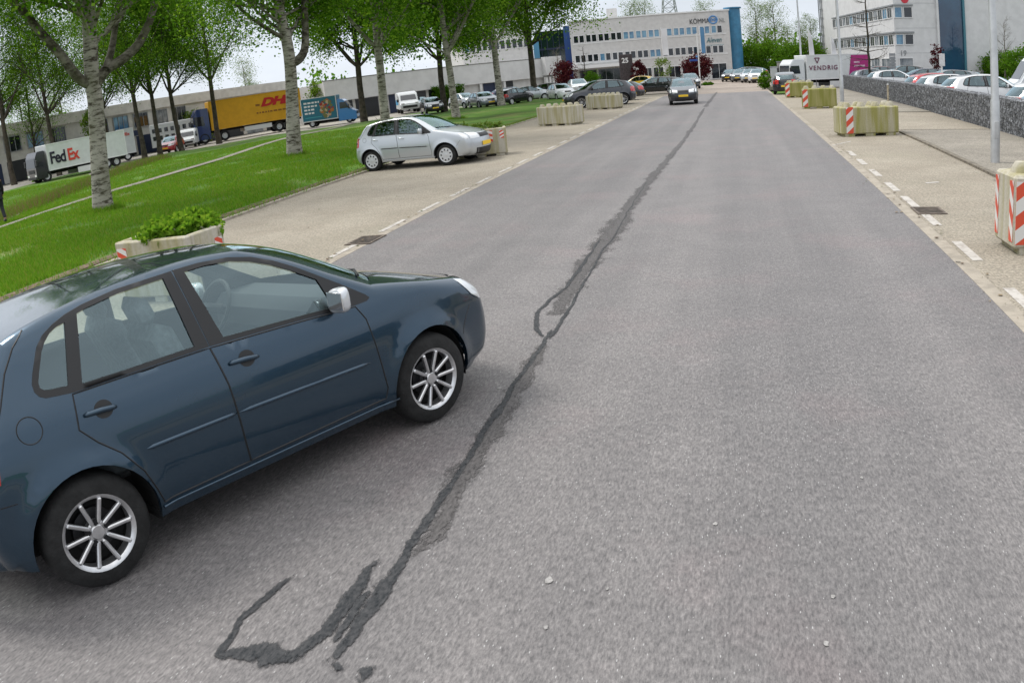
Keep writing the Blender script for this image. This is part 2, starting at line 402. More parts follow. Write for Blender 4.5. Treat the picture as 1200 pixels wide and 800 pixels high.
        if off:
            me = b.mesh('t', []); no = [Vector(v.normal) for v in me.vertices]; bpy.data.meshes.remove(me)
            c = Vector((1.3, 0, .6))
            b.v = [tuple(Vector(v)+n_*(off if n_.dot(Vector(v)-c) > 0 else -off)) for v, n_ in zip(b.v, no)]
        return b
def bm_mesh(bms, name, mats, nrm=None):
    me = bpy.data.meshes.new(name); bm = bms[0]
    for b in bms[1:]:
        t = bpy.data.meshes.new('t'); b.to_mesh(t); bm.from_mesh(t); bpy.data.meshes.remove(t); b.free()
    bm.to_mesh(me); bm.free()
    if nrm:
        bd, sd = nrm; A = np.array([(v.co.x, v.co.z) for v in me.vertices]); h_ = .03; e1, e2 = np.array([h_, 0]), np.array([0, h_])
        gx = (bd.ys(A+e1)-bd.ys(A-e1))/(2*h_); gz = (bd.ys(A+e2)-bd.ys(A-e2))/(2*h_); gz = np.where(A[:, 1]/bd.sz > 1.25, -.49, gz)
        nn = np.stack([-gx, np.full(len(A), float(sd)), -gz], 1); nn[:, 1] = sd; nn /= np.linalg.norm(nn, axis=1)[:, None]; me.normals_split_custom_set_from_vertices([tuple(q) for q in nn])
    for m in (mats if isinstance(mats, (list, tuple)) else [mats]): me.materials.append(m)
    return me
def wheel_meshes(rw, style):
    Rr = rw*.645; hw = .095
    t = MB().lathe([(Rr, -hw*.8), (Rr+.012, -hw), (rw-.03, -hw*.98), (rw-.008, -hw*.75), (rw, -hw*.4), (rw, hw*.4), (rw-.008, hw*.75), (rw-.03, hw*.98), (Rr+.012, hw), (Rr, hw*.8)], 48, closed=True)
    tyre = t.mesh('tyre', M['tyre'], True, 50)
    r = MB()
    r.lathe([(Rr*.93, .02), (Rr*.94, hw*.82), (Rr, hw*.94), (Rr+.012, hw*.98), (Rr+.013, hw*.80), (Rr*.98, -.08)], 48)
    if style == 'spokes':
        for k in range(10):
            a = 2*math.pi*(k//2)/5+(.30 if k % 2 else -.30)+math.pi/2; d = Vector((math.cos(a), math.sin(a), 0)); a0 = 2*math.pi*(k//2)/5+(.40 if k % 2 else -.40)*.9+math.pi/2
            p0 = Vector((math.cos(a0), math.sin(a0), 0))*Rr*.26+Vector((0, 0, hw*.66)); p1 = d*Rr*.97+Vector((0, 0, hw*.86)); L = (p1-p0).length; x = (p1-p0).normalized(); y = Vector((0, 0, 1)).cross(x).normalized(); z = x.cross(y)
            MM = Matrix(((x[0], y[0], z[0]), (x[1], y[1], z[1]), (x[2], y[2], z[2])))
            r.box((p0+p1)/2, (L, .022, .028), M=MM, bev=.006)
        r.lathe([(0, hw*.76), (.034, hw*.76), (.040, hw*.70), (Rr*.26, hw*.70), (Rr*.31, hw*.62), (Rr*.31, .01)], 30)
        for k in range(5):
            a = 2*math.pi*k/5+math.pi/2+math.pi/5*0; c = (math.cos(a)*Rr*.30, math.sin(a)*Rr*.30, hw*.715); r.lathe([(.017, 0), (.017, .006), (0, .006)], 10, Matrix.Translation(c), mi=1)
    else:
        r.lathe([(0, hw*.86), (Rr*.22, hw*.86), (Rr*.30, hw*.80), (Rr*.62, hw*.92), (Rr*.90, hw*.90), (Rr*.95, hw*.84)], 40)
        for k in range(9):
            a = 2*math.pi*(k+.5)/9; MM = Matrix.Rotation(a, 3, 'Z'); c = (math.cos(a)*Rr*.74, math.sin(a)*Rr*.74, hw*.925); r.box(c, (Rr*.22, Rr*.20, .006), M=MM, mi=1, bev=.002)
    rim = r.mesh('rim', [M['alloy'] if style == 'spokes' else M['hubcap'], M['dark_metal']], True, 35)
    dsk = MB().lathe([(0, .0), (Rr*.62, .0), (Rr*.62, .02), (Rr*.60, .022), (.05, .022)], 30).lathe([(0, -.02), (Rr*.97, -.02)], 30, mi=1).mesh('brake_disc', [M['dark_metal'], M['under']], True, 40)
    return tyre, rim, dsk
CARS = {}
def car_kit(kind):
    if kind in CARS: return CARS[kind]
    K = {'hatch': dict(sp=.042), 'hatch_far': dict(sp=.12, low=True), 'suv': dict(sx=1.13, sz=1.15, W=.92, rw=.36, sp=.1, low=True, rearx=1.12),
         'estate': dict(sx=1.12, sz=1.0, W=.89, rw=.32, sp=.12, low=True, rearx=1.55), 'saloon': dict(sx=1.13, sz=.97, W=.88, rw=.32, sp=.1, low=True, rearx=1.35), 'small': dict(sx=.97, sz=1.0, W=.82, rw=.29, sp=.12, low=True),
         'crossover': dict(sx=1.07, sz=1.06, W=.88, rw=.33, sp=.07, low=True, rearx=1.05)}[kind]
    b = Body(**K); low = b.low; out = []; P = []
    def add(name, me, par=None, paintslot=False): P.append((name, me, par, paintslot)); return len(P)-1
    PA = M['paint_blue']
    both = lambda *a, **k: [b.patch(*a, side=-1, **k), b.patch(*a, side=1, **k)]
    ol = b.side_outline(); fo, ro = shrink(b.ftrim, .01), shrink(b.rtrim, .01)
    bms = []
    for sd in (-1, 1): bms.append(b.patch(ol, (b.fdoor, b.rdoor, fo, ro), side=sd, rim=.03))
    tops = MB()
    for seg, p in (('nose', 3.2), ('lamp', 2.8), ('hood', 2.4), ('roof', 2.3), ('tail', 3.0), ('rear', 3.4)):
        q = b.wrap(seg, p=p); tops.add(q.v, q.f)
    # screen surround: painted strips each side of the glass, and header strips
    for seg, e in (('screen', .9), ('rglass', .84)):
        for a, c in ((-1, -e), (e, 1)): q = b.wrap(seg, a, c, p=2.4, ns=3); tops.add(q.v, q.f)
    t = bpy.data.meshes.new('t'); me0 = tops.mesh('t2', [], True, 35); bm = bmesh.new(); bm.from_mesh(me0); bmesh.ops.remove_doubles(bm, verts=bm.verts, dist=.0005); bmesh.ops.recalc_face_normals(bm, faces=bm.faces)
    bms.append(bm); body = add('body', bm_mesh(bms, 'body', PA), None, True)
    g = M['dark_glass'] if kind in ('suv', 'estate') else (M['glass'] if kind == 'hatch' else M['mid_glass'])
    add('windscreen', b.wrap('screen', -.9, .9, off=-.004, p=2.4).mesh('windscreen', M['glass'], True))
    add('rear_window', b.wrap('rglass', -.84, .84, off=-.004, p=2.4).mesh('rear_window', g, True))
    seamr = .0045 if not low else .006
    def on(poly, off=0.0, side=-1): A = np.array(poly); Y = b.ys(A, off); return [(A[i, 0], side*Y[i], A[i, 1]) for i in range(len(A))]
    for sd in (-1, 1):
        for nm, dp, trim, holes, hx in (('front_door', b.fdoor, b.ftrim, [b.fglass], (1.04, 1.22, .857, .845)), ('rear_door', b.rdoor, b.rtrim, [b.rglass_s, b.qglass], (.205, .375, .872, .862))):
            d = add(nm, bm_mesh([b.patch(dp, side=sd, rim=.012)], nm, PA), None, True)
            mb = MB().tube(on(resamp(dp, .05), 0, sd), seamr, 5, closed=True); add('door_seam', mb.mesh('door_seam', M['seal']), d)
            add('window_frame', bm_mesh([b.patch(trim, holes, off=.002, rim=.02, side=sd)], 'window_frame', M['seal']), d)
            gl = [b.patch(shrink(h, -.006), off=-.007, rim=0, side=sd, sp=min(.05, b.sp), ring=False) for h in holes]; add('window_pane', bm_mesh(gl, 'window_pane', (M['glass'] if kind == 'hatch' else M['mid_glass']) if holes[0] is b.fglass else g, (b, sd)), d)
            (x0, x1, z0, z1) = hx; (x0, z0), (x1, z1) = b.f((x0, z0)), b.f((x1, z1)); cx = x0+(x1-x0)*.62; 
            if not low:
                el = [(cx+.050*math.cos(a), (z0+z1)/2+.004+.044*math.sin(a)) for a in [2*math.pi*k/20 for k in range(20)]]
                add('handle_recess', bm_mesh([b.patch(el, off=.0012, rim=0, side=sd)], 'handle_recess', M['black_plastic']), d, 'recess')  # flat disc; black by default, standing for the hollow's dark reflection
                hp = [(x0, z0), (x0+.02, z0+.004), ((x0+x1)/2, (z0+z1)/2+.006), (x1-.02, z1+.004), (x1, z1)]; pp = on(hp, .012, sd); pp[0] = on([hp[0]], .002, sd)[0]; pp[-1] = on([hp[-1]], .004, sd)[0]
                add('handle', MB().tube(pp, [.009, .014, .0155, .014, .009], 10).mesh('handle', PA, True), d, True)
                ml = ((1.012, .602), (1.94, .574)) if nm == 'front_door' else ((.455, .613), (1.005, .603)); k = [(ml[0][0]+(ml[1][0]-ml[0][0])*i/14, ml[0][1]+(ml[1][1]-ml[0][1])*i/14) for i in range(15)]
                add('moulding', MB().tube(on(k, .001, sd), [.002]+[.013]*13+[.002], 8).mesh('moulding', M['moulding'], True), d, 'moulding')
        # door mirror
        mx, mz = b.f((1.80, .985)); yb = float(b.ys([(mx, mz)])[0]); hb = bmesh.new(); bmesh.ops.create_uvsphere(hb, u_segments=16, v_segments=10, radius=1)
        for v in hb.verts:
            x, y, z = v.co; f = lambda q: math.copysign(abs(q)**.62, q); v.co = (mx-.01+.045*f(x)-.025*abs(y), sd*(yb+.105+.075*f(y)), mz+.015+.074*f(z)+.01*y)
        if sd > 0: bmesh.ops.reverse_faces(hb, faces=hb.faces)
        for f_ in hb.faces: f_.smooth = True
        i = add('door_mirror', bm_mesh([hb], 'door_mirror', M['mirror_shell'] if kind == 'hatch' else PA), None, 'mirror')
        arm = MB().box((mx+.0, sd*(yb+.02), mz-.035), (.05, .09, .03)); add('mirror_arm', arm.mesh('mirror_arm', M['black_plastic']), i)
        mg = MB().box((mx-.062, sd*(yb+.115), mz+.02), (.006, .135, .10), bev=.002); add('mirror_glass', mg.mesh('mirror_glass', M['chrome']), i)
        # lamps
        hl = [b.f(p) for p in [(2.845, .852), (2.945, .828), (3.065, .75), (3.11, .675), (3.03, .672), (2.945, .725), (2.88, .80)]]
        q = b.wrap('lamp', .52*1, .985, off=.005, p=2.8, ns=7, t0=.05, t1=.93)
        if sd < 0: q.v = [(x, -y, z) for x, y, z in q.v]
        m1 = q.mesh('t', [], True); hb = bmesh.new(); hb.from_mesh(m1)
        hb2 = b.patch(hl, off=.004, rim=.01, side=sd, sp=.03); add('headlight', bm_mesh([hb2, hb], 'headlight', M['lamp_glass']))
        tl = [b.f(p) for p in [(-.30, .915), (-.262, .90), (-.262, .80), (-.285, .71), (-.34, .69), (-.375, .70), (-.35, .80), (-.305, .89)]]
        q = b.wrap('tail', .62, .985, off=.006, p=3.0, ns=5, t0=.15)
        if sd < 0: q.v = [(x, -y, z) for x, y, z in q.v]
        hb = bmesh.new(); hb.from_mesh(q.mesh('t', [], True)); add('tail_light', bm_mesh([b.patch(tl, off=.004, rim=.01, side=sd, sp=.03), hb], 'tail_light', M['red_lens']))
    if not low:
        for sd in (-1, 1):
            k = [(.465+1.655*i/20, .288-.01*i/20) for i in range(21)]; add('sill_strip', MB().tube(on(k, .002, sd), .009, 6).mesh('sill_strip', PA, True), body, True)
            # bumper joints and fuel flap outline
            add('panel_joint', MB().tube(on(resamp([(2.77, .50), (2.84, .60), (2.90, .66)], .04, False), 0, sd), .003, 5).mesh('panel_joint', M['seal']), body)
            add('panel_joint', MB().tube(on(resamp([(-.40, .60), (-.32, .605), (-.24, .60)], .04, False), 0, sd), .003, 5).mesh('panel_joint', M['seal']), body)
        for sd in (-1, 1): add('panel_joint', MB().tube(on(resamp([(.075, 1.322), (-.005, 1.262), (-.085, 1.165), (-.16, 1.03), (-.205, .96), (-.25, .92)], .03, False), 0, sd), .0045, 5).mesh('panel_joint', M['seal']), body)
        ff = [(-.07+.062*math.cos(a), .895+.062*math.sin(a)) for a in [2*math.pi*k/24 for k in range(24)]]
        add('fuel_flap', MB().tube(on(ff, 0, -1), .003, 5, closed=True).mesh('fuel_flap', M['seal']), body)
        add('roof_seam', MB().tube([(x, -y+.075, z+.012) for x, y, z in [(p[0], -q, p[1]) for p, q in zip(b.E['roof'][2:-2], -b.ys(np.array(b.E['roof'][2:-2])))]], .004, 5).mesh('roof_seam', M['seal']), body) if False else None
        a0 = Vector((.02, 0, 1.352)); add('aerial', MB().tube([a0, a0+Vector((-.10, 0, .13)), a0+Vector((-.16, 0, .20))], [.006, .004, .003], 6).lathe([(.035, 0), (.03, .015), (.012, .03), (0, .032)], 12, Matrix.Translation(a0)).mesh('aerial', M['black_plastic'], True))
        wp = MB()
        for y0, y1, xo in ((.05, -.62, 0), (.55, -.05, .02)): wp.tube([(2.40+xo, y0, 1.012), (2.36+xo, (y0+y1)/2, 1.03), (2.22+xo-abs(y1)*.15, y1, 1.055)], .009, 6)
        add('wiper', wp.mesh('wiper', M['black_plastic']))
    # grille, lower grille, plates, black plastics
    q = b.wrap('lamp', -.45, .45, off=.004, p=2.8, ns=8, t0=.1, t1=.62); gi = add('grille', q.mesh('grille', M['black_plastic'], True))
    q = b.wrap('nose', -.8, .8, off=.004, p=3.2, ns=8, t0=.12, t1=.52); add('bumper_intake', q.mesh('bumper_intake', M['black_plastic'], True))
    (fx, fz), (rx, rz) = b.f((3.33, .50)), b.f((-.668, .55))
    add('number_plate', MB().box((fx, 0, fz), (.012, .52, .11), bev=.003).mesh('number_plate', M['plate_yellow']))
    add('number_plate', MB().box((rx-.002, 0, rz), (.012, .52, .11), bev=.003).mesh('number_plate', M['plate_yellow']))
    # cabin and underside
    zb = .235*b.sz; sx = b.sx; x0, x1 = b.line[-1][0]+.05, b.line[0][0]-.02
    u = MB(); u.box(((b.xr+b.xf)/2, 0, zb+.01), (b.xf-b.xr-2.4*b.rw, 2*b.W-.16, .03)); u.box(((x0+x1)/2, 0, zb+.03), (x1-x0, 1.02, .05))
    for cx in (b.xr, b.xf):
        for sd in (-1, 1):
            ra = b.rw*1.19+.012; n = 18; ol_ = [(cx+ra*math.cos(a), b.rw+ra*math.sin(a)) for a in [-.25+(math.pi+.5)*k/n for k in range(n+1)]]
            vs = [(x, sd*(b.W-.03-.11*max(0, (x/sx-2.15)/.95)**2-.07*max(0, (.25-x/sx)/.75)**2-.02), z) for x, z in ol_]+[(x, sd*.5, z) for x, z in ol_]
            u.add(vs, [(i, i+1, n+2+i, n+1+i) for i in range(n)]+[tuple(range(n+1, 2*n+2))])
    add('underbody', u.mesh('underbody', M['under']))
    # inner lining keeps daylight out of the joints
    lin = [b.patch([p for p in resamp(shrink(ol, .015), b.sp*1.5)], (b.ftrim, b.rtrim), off=-.035, rim=0, sp=max(.09, b.sp), side=sd) for sd in (-1, 1)]
    ii = add('interior', bm_mesh(lin, 'interior', M['liner']))
    fx = lambda x, z: b.f((x, z))
    ds = MB(); X, Z = fx(1.98, .86); ds.box((X, 0, Z), (.42*sx, 1.36, .26), bev=.07); X, Z = fx(-.22, .80); pshelf = MB().box((X, 0, Z), (.45*sx, 1.25, .05)); add('dashboard', ds.mesh('dashboard', M['liner'], True, 40), ii); add('parcel_shelf', pshelf.mesh('parcel_shelf', M['liner']), ii)
    X, Z = fx(1.62, .95); th = R(62); add('steering_wheel', MB().tube([(X+.185*math.cos(a)*math.cos(th), .34+.185*math.sin(a), Z+.185*math.cos(a)*math.sin(th)) for a in [2*math.pi*k/24 for k in range(24)]], .016, 8, closed=True).box((X, .34, Z), (.05, .30, .07), bev=.02).mesh('steering_wheel', M['black_plastic'], True, 40), ii)
    for xs, yc, wd in ((1.02, .35, .46), (1.02, -.35, .46), (.20, 0, 1.2)):
        s = MB(); X, Z = fx(xs, .50); s.box((X+.18*sx, yc, Z), (.50*sx, wd, .16), bev=.06); MM = Matrix.Rotation(R(-18), 3, 'Y'); s.box((X-.12*sx, yc, Z+.34), (.14, wd, .60), M=MM, bev=.06)
        for yy in ((yc,) if wd < 1 else (-.36, .36)): s.box((X-.225*sx, yy, Z+.70), (.09, .26, .17), M=MM, bev=.04); 
        add('seat', s.mesh('seat', M['seat'], True, 40), ii)
    ty, rim, dsk = wheel_meshes(b.rw, 'spokes' if kind in ('hatch', 'suv', 'saloon', 'estate', 'crossover') else 'cap')
    CARS[kind] = (b, P, (ty, rim, dsk)); return CARS[kind]
CAR_MAT = {}
def car(kind, label, loc, rz, pnt, name='parked_car', group=None, steer=0, rims=None, mould=None, mirror=None, recess=None, wb_origin=True, cat='car'):
    b, P, W = car_kit(kind); root = thing(name, label, cat, loc, rz, group); obs = []
    for nm, me, par, ps in P:
        o = link(nm, me, obs[par] if par is not None else root); obs.append(o)
        m = None
        if ps is True: m = pnt
        elif ps == 'moulding': m = mould or pnt
        elif ps == 'mirror': m = mirror or pnt
        elif ps == 'recess': m = recess or M['black_plastic']
        if m is not None: o.material_slots[0].link = 'OBJECT'; o.material_slots[0].material = m
    for cx, st in ((b.xr, 0), (b.xf, steer)):
        for sd in (-1, 1):
            w_ = link('wheel', W[0], root, (cx, sd*(b.W-.105-.02), b.rw)); w_.rotation_euler = (R(90), 0, st) if sd < 0 else (R(-90), 0, st)
            rm = rims or W[1]; link('rim', rm, w_); link('brake_disc', W[2], w_)
    return root
# ------------------------------------------------------------------ setting materials
def ground_mat(name, c0, c1, scale, c2=None, brick=None, rough=.9, fine=None, streak=1.0, bump=.3, fleck=None, big=.25, tracks=False, bk=.4, spec=.3):
    m = bpy.data.materials.new(name); m.use_nodes = True; t = m.node_tree; b = t.nodes['Principled BSDF']; b.inputs['Roughness'].default_value = rough
    b.inputs['Specular IOR Level'].default_value = spec
    tcn = N(t, 'ShaderNodeTexCoord'); L = t.links.new
    def noise(sc_, det, st=1.0, rg=.6):
        mp_ = N(t, 'ShaderNodeMapping'); mp_.inputs['Scale'].default_value = (1, 1/st, 1); L(tcn.outputs['Object'], mp_.inputs[0])
        n = N(t, 'ShaderNodeTexNoise'); n.inputs['Scale'].default_value = sc_; n.inputs['Detail'].default_value = det; n.inputs['Roughness'].default_value = rg; L(mp_.outputs[0], n.inputs[0]); return n.outputs[0]
    def ramp(src, a, c, lo, hi):
        r = N(t, 'ShaderNodeValToRGB'); r.color_ramp.elements[0].position = lo; r.color_ramp.elements[1].position = hi; r.color_ramp.elements[0].color = (*a, 1); r.color_ramp.elements[1].color = (*c, 1); L(src, r.inputs[0]); return r.outputs[0]
    def mix(f, a, c, mode='MIX'):
        x = N(t, 'ShaderNodeMix', data_type='RGBA', blend_type=mode)
        if isinstance(f, float): x.inputs[0].default_value = f
        else: L(f, x.inputs[0])
        for s_, i in ((a, 6), (c, 7)):
            if isinstance(s_, tuple): x.inputs[i].default_value = (*s_, 1)
            else: L(s_, x.inputs[i])
        return x.outputs[2]
    col = ramp(noise(scale, 8), c0, c1, .36, .64)
    if c2: col = mix(ramp(noise(scale*.35+.02, 6), (0, 0, 0), (1, 1, 1), .52, .68), col, c2)
    if big: col = mix(1.0, col, ramp(noise(.16, 4), (1-big,)*3, (1+big*.4,)*3, .35, .65), 'MULTIPLY')
    if tracks:                       # wheel tracks polished darker along the lane, long faint bands
        mp_ = N(t, 'ShaderNodeMapping'); mp_.inputs['Scale'].default_value = (1.1, .035, 1); L(tcn.outputs['Object'], mp_.inputs[0])
        n = N(t, 'ShaderNodeTexNoise'); n.inputs['Scale'].default_value = 1; n.inputs['Detail'].default_value = 5; n.inputs['Roughness'].default_value = .6; L(mp_.outputs[0], n.inputs[0])
        col = mix(1.0, col, ramp(n.outputs[0], (.87, .87, .88), (1.08, 1.07, 1.07), .38, .62), 'MULTIPLY')
        col = mix(1.0, col, ramp(noise(26, 5, 2.2, .8), (.80, .80, .81), (1.16, 1.16, 1.16), .38, .62), 'MULTIPLY')
    h = noise(fine or 60, 3, streak, .75)
    if fine:
        col = mix(1.0, col, ramp(h, (.60, .60, .60), (1.42, 1.41, 1.38), .34, .68), 'MULTIPLY')
    if fleck:
        mp_ = N(t, 'ShaderNodeMapping'); mp_.inputs['Scale'].default_value = (1, 1/streak, .01); L(tcn.outputs['Object'], mp_.inputs[0])
        v = N(t, 'ShaderNodeTexVoronoi'); v.inputs['Scale'].default_value = fleck[0]; L(mp_.outputs[0], v.inputs[0])
        sz = N(t, 'ShaderNodeMath', operation='LESS_THAN'); sz.inputs[1].default_value = .22; L(v.outputs['Distance'], sz.inputs[0])
        sp = N(t, 'ShaderNodeSeparateColor'); L(v.outputs['Color'], sp.inputs[0])
        gt = N(t, 'ShaderNodeMath', operation='GREATER_THAN'); gt.inputs[1].default_value = fleck[1]; L(sp.outputs[0], gt.inputs[0])
        mu = N(t, 'ShaderNodeMath', operation='MULTIPLY'); L(sz.outputs[0], mu.inputs[0]); L(gt.outputs[0], mu.inputs[1]); col = mix(mu.outputs[0], col, fleck[2])
    if brick:
        br = N(t, 'ShaderNodeTexBrick'); br.inputs['Scale'].default_value = 1; br.inputs['Brick Width'].default_value = brick[0]; br.inputs['Row Height'].default_value = brick[1]; br.inputs['Mortar Size'].default_value = .008
        br.inputs['Color1'].default_value = (1.12, 1.1, 1.08, 1); br.inputs['Color2'].default_value = (.82, .82, .80, 1); br.inputs['Mortar'].default_value = (.45, .47, .38, 1); br.inputs['Mortar Smooth'].default_value = .3
        L(tcn.outputs['Object'], br.inputs[0]); col = mix(bk, col, mix(1.0, col, br.outputs[0], 'MULTIPLY'))
    L(col, b.inputs['Base Color'])
    bp = N(t, 'ShaderNodeBump'); bp.inputs['Strength'].default_value = bump; bp.inputs['Distance'].default_value = .01; L(h, bp.inputs['Height']); L(bp.outputs[0], b.inputs['Normal'])
    return m
def tar_mat(name, c0, c1, wear):      # bitumen rubbed through to the stones: see-through where worn
    m = bpy.data.materials.new(name); m.use_nodes = True; t = m.node_tree; b = t.nodes['Principled BSDF']; b.inputs['Roughness'].default_value = .6; b.inputs['Specular IOR Level'].default_value = .15; L = t.links.new
    tcn = N(t, 'ShaderNodeTexCoord'); mp_ = N(t, 'ShaderNodeMapping'); mp_.inputs['Scale'].default_value = (1, .45, 1); L(tcn.outputs['Object'], mp_.inputs[0])
    n = N(t, 'ShaderNodeTexNoise'); n.inputs['Scale'].default_value = 55; n.inputs['Detail'].default_value = 4; n.inputs['Roughness'].default_value = .75; L(mp_.outputs[0], n.inputs[0])
    n2 = N(t, 'ShaderNodeTexNoise'); n2.inputs['Scale'].default_value = 7; n2.inputs['Detail'].default_value = 4; L(mp_.outputs[0], n2.inputs[0])
    r = N(t, 'ShaderNodeValToRGB'); r.color_ramp.elements[0].position = .35; r.color_ramp.elements[1].position = .7; r.color_ramp.elements[0].color = (*c0, 1); r.color_ramp.elements[1].color = (*c1, 1); L(n.outputs[0], r.inputs[0]); L(r.outputs[0], b.inputs['Base Color'])
    uvn = N(t, 'ShaderNodeAttribute', attribute_name='edge'); ad = N(t, 'ShaderNodeMath', operation='MULTIPLY_ADD'); ad.inputs[1].default_value = 1.9; L(n.outputs[0], ad.inputs[0])
    a2 = N(t, 'ShaderNodeMath', operation='MULTIPLY_ADD'); a2.inputs[1].default_value = 1.3; L(n2.outputs[0], a2.inputs[0]); L(ad.outputs[0], a2.inputs[2]); ad.inputs[2].default_value = -1.42-wear
    a3 = N(t, 'ShaderNodeMath', operation='ADD'); L(a2.outputs[0], a3.inputs[0]); L(uvn.outputs['Fac'], a3.inputs[1])
    q = N(t, 'ShaderNodeMapRange'); q.inputs[1].default_value = .16; q.inputs[2].default_value = .42; L(a3.outputs[0], q.inputs[0]); L(q.outputs[0], b.inputs['Alpha'])
    bp = N(t, 'ShaderNodeBump'); bp.inputs['Strength'].default_value = .5; bp.inputs['Distance'].default_value = .01; L(n.outputs[0], bp.inputs['Height']); L(bp.outputs[0], b.inputs['Normal']); return m
M['asphalt'] = ground_mat('asphalt', (.148, .141, .141), (.169, .161, .160), 1.6, (.182, .160, .160), fine=80, streak=3.4, bump=.45, rough=.66, spec=.5, fleck=(90, .92, (.36, .355, .35)), big=0, tracks=True)
M['paver'] = ground_mat('clay_pavers', (.282, .25, .205), (.325, .293, .243), .8, (.292, .266, .214), brick=(.21, .105), fine=30, bump=.3, big=.14, bk=.32)
M['paver_grey'] = ground_mat('grey_paving', (.235, .216, .186), (.285, .262, .228), .9, (.255, .24, .2), brick=(.30, .30), fine=30, bump=.3, big=.15, bk=.35)
M['paver_pink'] = ground_mat('pink_paving', (.31, .265, .235), (.37, .32, .285), .6, brick=(.21, .105), fine=25, bump=.3)
M['lawn'] = ground_mat('lawn_grass', (.060, .140, .012), (.100, .205, .020), .7, (.17, .19, .055), fine=22, bump=.8, big=.35)
M['concrete_edge'] = pm('concrete_edging', (.31, .275, .225), .9, var=.14, scale=5, bump=.4, bscale=60)
M['kerb_dark'] = pm('weathered_kerb', (.16, .14, .11), .9, var=.3, scale=9, bump=.4, bscale=60)
M['soil'] = pm('soil_edge', (.12, .085, .055), .95, var=.45, scale=5, bump=.6, bscale=30)
M['mark'] = pm('road_paint', (.46, .435, .40), .85, col2=(.31, .28, .25), scale=9, lo=.46, hi=.66)
M['tar'] = tar_mat('bitumen_seal', (.020, .023, .026), (.080, .080, .082), .36)
M['tar_worn'] = tar_mat('worn_bitumen', (.06, .057, .057), (.14, .132, .13), .66)

def sheet(name, x0, x1, y0, y1, z, m):
    return setting(name, MB().add([(x0, y0, z), (x1, y0, z), (x1, y1, z), (x0, y1, z)], [(0, 1, 2, 3)]), m)
sheet('ground', -900, 900, -300, 1500, -.42, M['lawn'])
RL, RR_ = -5.30, 2.24
sheet('road', RL, RR_, -40, 62, 0, M['asphalt'])
def slab(name, x0, x1, y0, y1, z, th, m, **k): return setting(name, MB().box(((x0+x1)/2, (y0+y1)/2, z-th/2), (x1-x0, y1-y0, th)), m, **k)
slab('parking_bay_paving', -10.25, RL-.16, -40, 72, .004, .4, M['paver'])
slab('parking_strip_paving', RR_+.16, 4.58, -40, 56, .004, .4, M['paver'])
slab('gutter', RL-.16, RL, -40, 62, .003, .4, M['concrete_edge'])
slab('gutter', RR_, RR_+.16, -40, 62, .003, .4, M['concrete_edge'])
slab('junction_paving', -14, 4.58, 72, 135, -.002, .3, M['paver_pink'])
slab('junction_paving', RL-.16, RR_+.16, 62, 72, -.001, .3, M['paver_pink'])
slab('kerb', 4.58, 4.70, -40, 25.0, .05, .4, M['kerb_dark'])
slab('pavement', 4.70, 7.52, -40, 24.6, .044, .4, M['paver_grey'])
slab('driveway_paving', 4.58, 7.52, 25.0, 33, .02, .4, M['paver'])
slab('pavement', 4.70, 7.52, 33, 62, .044, .4, M['paver_grey'])
slab('kerb', 4.58, 4.70, 33, 62, .05, .4, M['kerb_dark'])
# car park behind the stone wall lies a step lower
M['lot'] = ground_mat('car_park_asphalt', (.15, .145, .14), (.20, .19, .185), .7, fine=40)
slab('car_park', 8.06, 70, -10, 140, -.10, .06, M['lot'])
slab('car_park', RR_+2.4, 8.06, 62, 140, -.12, .1, M['lot'])
# lawn with gentle swells, kept flat along the kerb
def lawn_z(x, y):
    d = min(1, max(0, (-10.6-x)/6)); return .055+d*.10*math.sin(x*.21+1.3)*math.cos(y*.13)+d*.04*math.sin(x*.63+y*.41)
mb = MB(); xs = [-10.42, -10.8, -11.5]+[-12.5-i*1.25 for i in range(30)]; ys_ = [-40+i*1.5 for i in range(80)]
def lawn_edge(y): return -52.5+max(0, (y-44))*1.0 if y > 40 else -48.5
for x in xs:
    for y in ys_: mb.v.append((x, y, lawn_z(x, y)))
ny = len(ys_)
for i in range(len(xs)-1):
    for j in range(ny-1):
        if ys_[j] > 80+(xs[i]+10)*.2: continue
        if xs[i] < -30 and ys_[j] > 52+(xs[i]+50)*.72: continue
        mb.f.append((i*ny+j, (i+1)*ny+j, (i+1)*ny+j+1, i*ny+j+1)); mb.m.append(0)
setting('lawn', mb, M['lawn'], smooth=True, sharp=None)
slab('lawn_edging', -10.42, -10.25, -40, 72, .05, .4, M['concrete_edge'])
slab('soil_strip', -10.75, -10.42, -40, 72, .068, .4, M['soil'])
# yard and street beyond the lawn on the left
sheet('far_street', -140, -14, -60, 135, -.06, ground_mat('far_street_paving', (.30, .28, .25), (.38, .36, .32), .5, fine=30))
# footpath across the lawn
def ribbon(mb, pts, wd, z, zf=None):
    L = []
    for i, p in enumerate(pts):
        a = Vector(pts[max(i-1, 0)][:2]); c = Vector(pts[min(i+1, len(pts)-1)][:2]); d = (c-a).normalized(); n = Vector((-d.y, d.x)); w_ = wd[i] if hasattr(wd, '__len__') else wd
        for s in (-1, 1):
            q = Vector(p[:2])+n*w_*.5*s; L.append((q.x, q.y, (zf(q.x, q.y) if zf else 0)+z))
    mb.add(L, [(2*i, 2*i+1, 2*i+3, 2*i+2) for i in range(len(pts)-1)])
PA0, PA1 = G(20, 262), G(335, 166); mb = MB(); pts = [PA0.lerp(PA1, k/40-.5) for k in range(90)]
ribbon(mb, [p for p in pts if p.x > -46 or True], .75, .03, lambda x, y: max(lawn_z(x, y), .02)); setting('footpath', mb, M['paver_grey'])
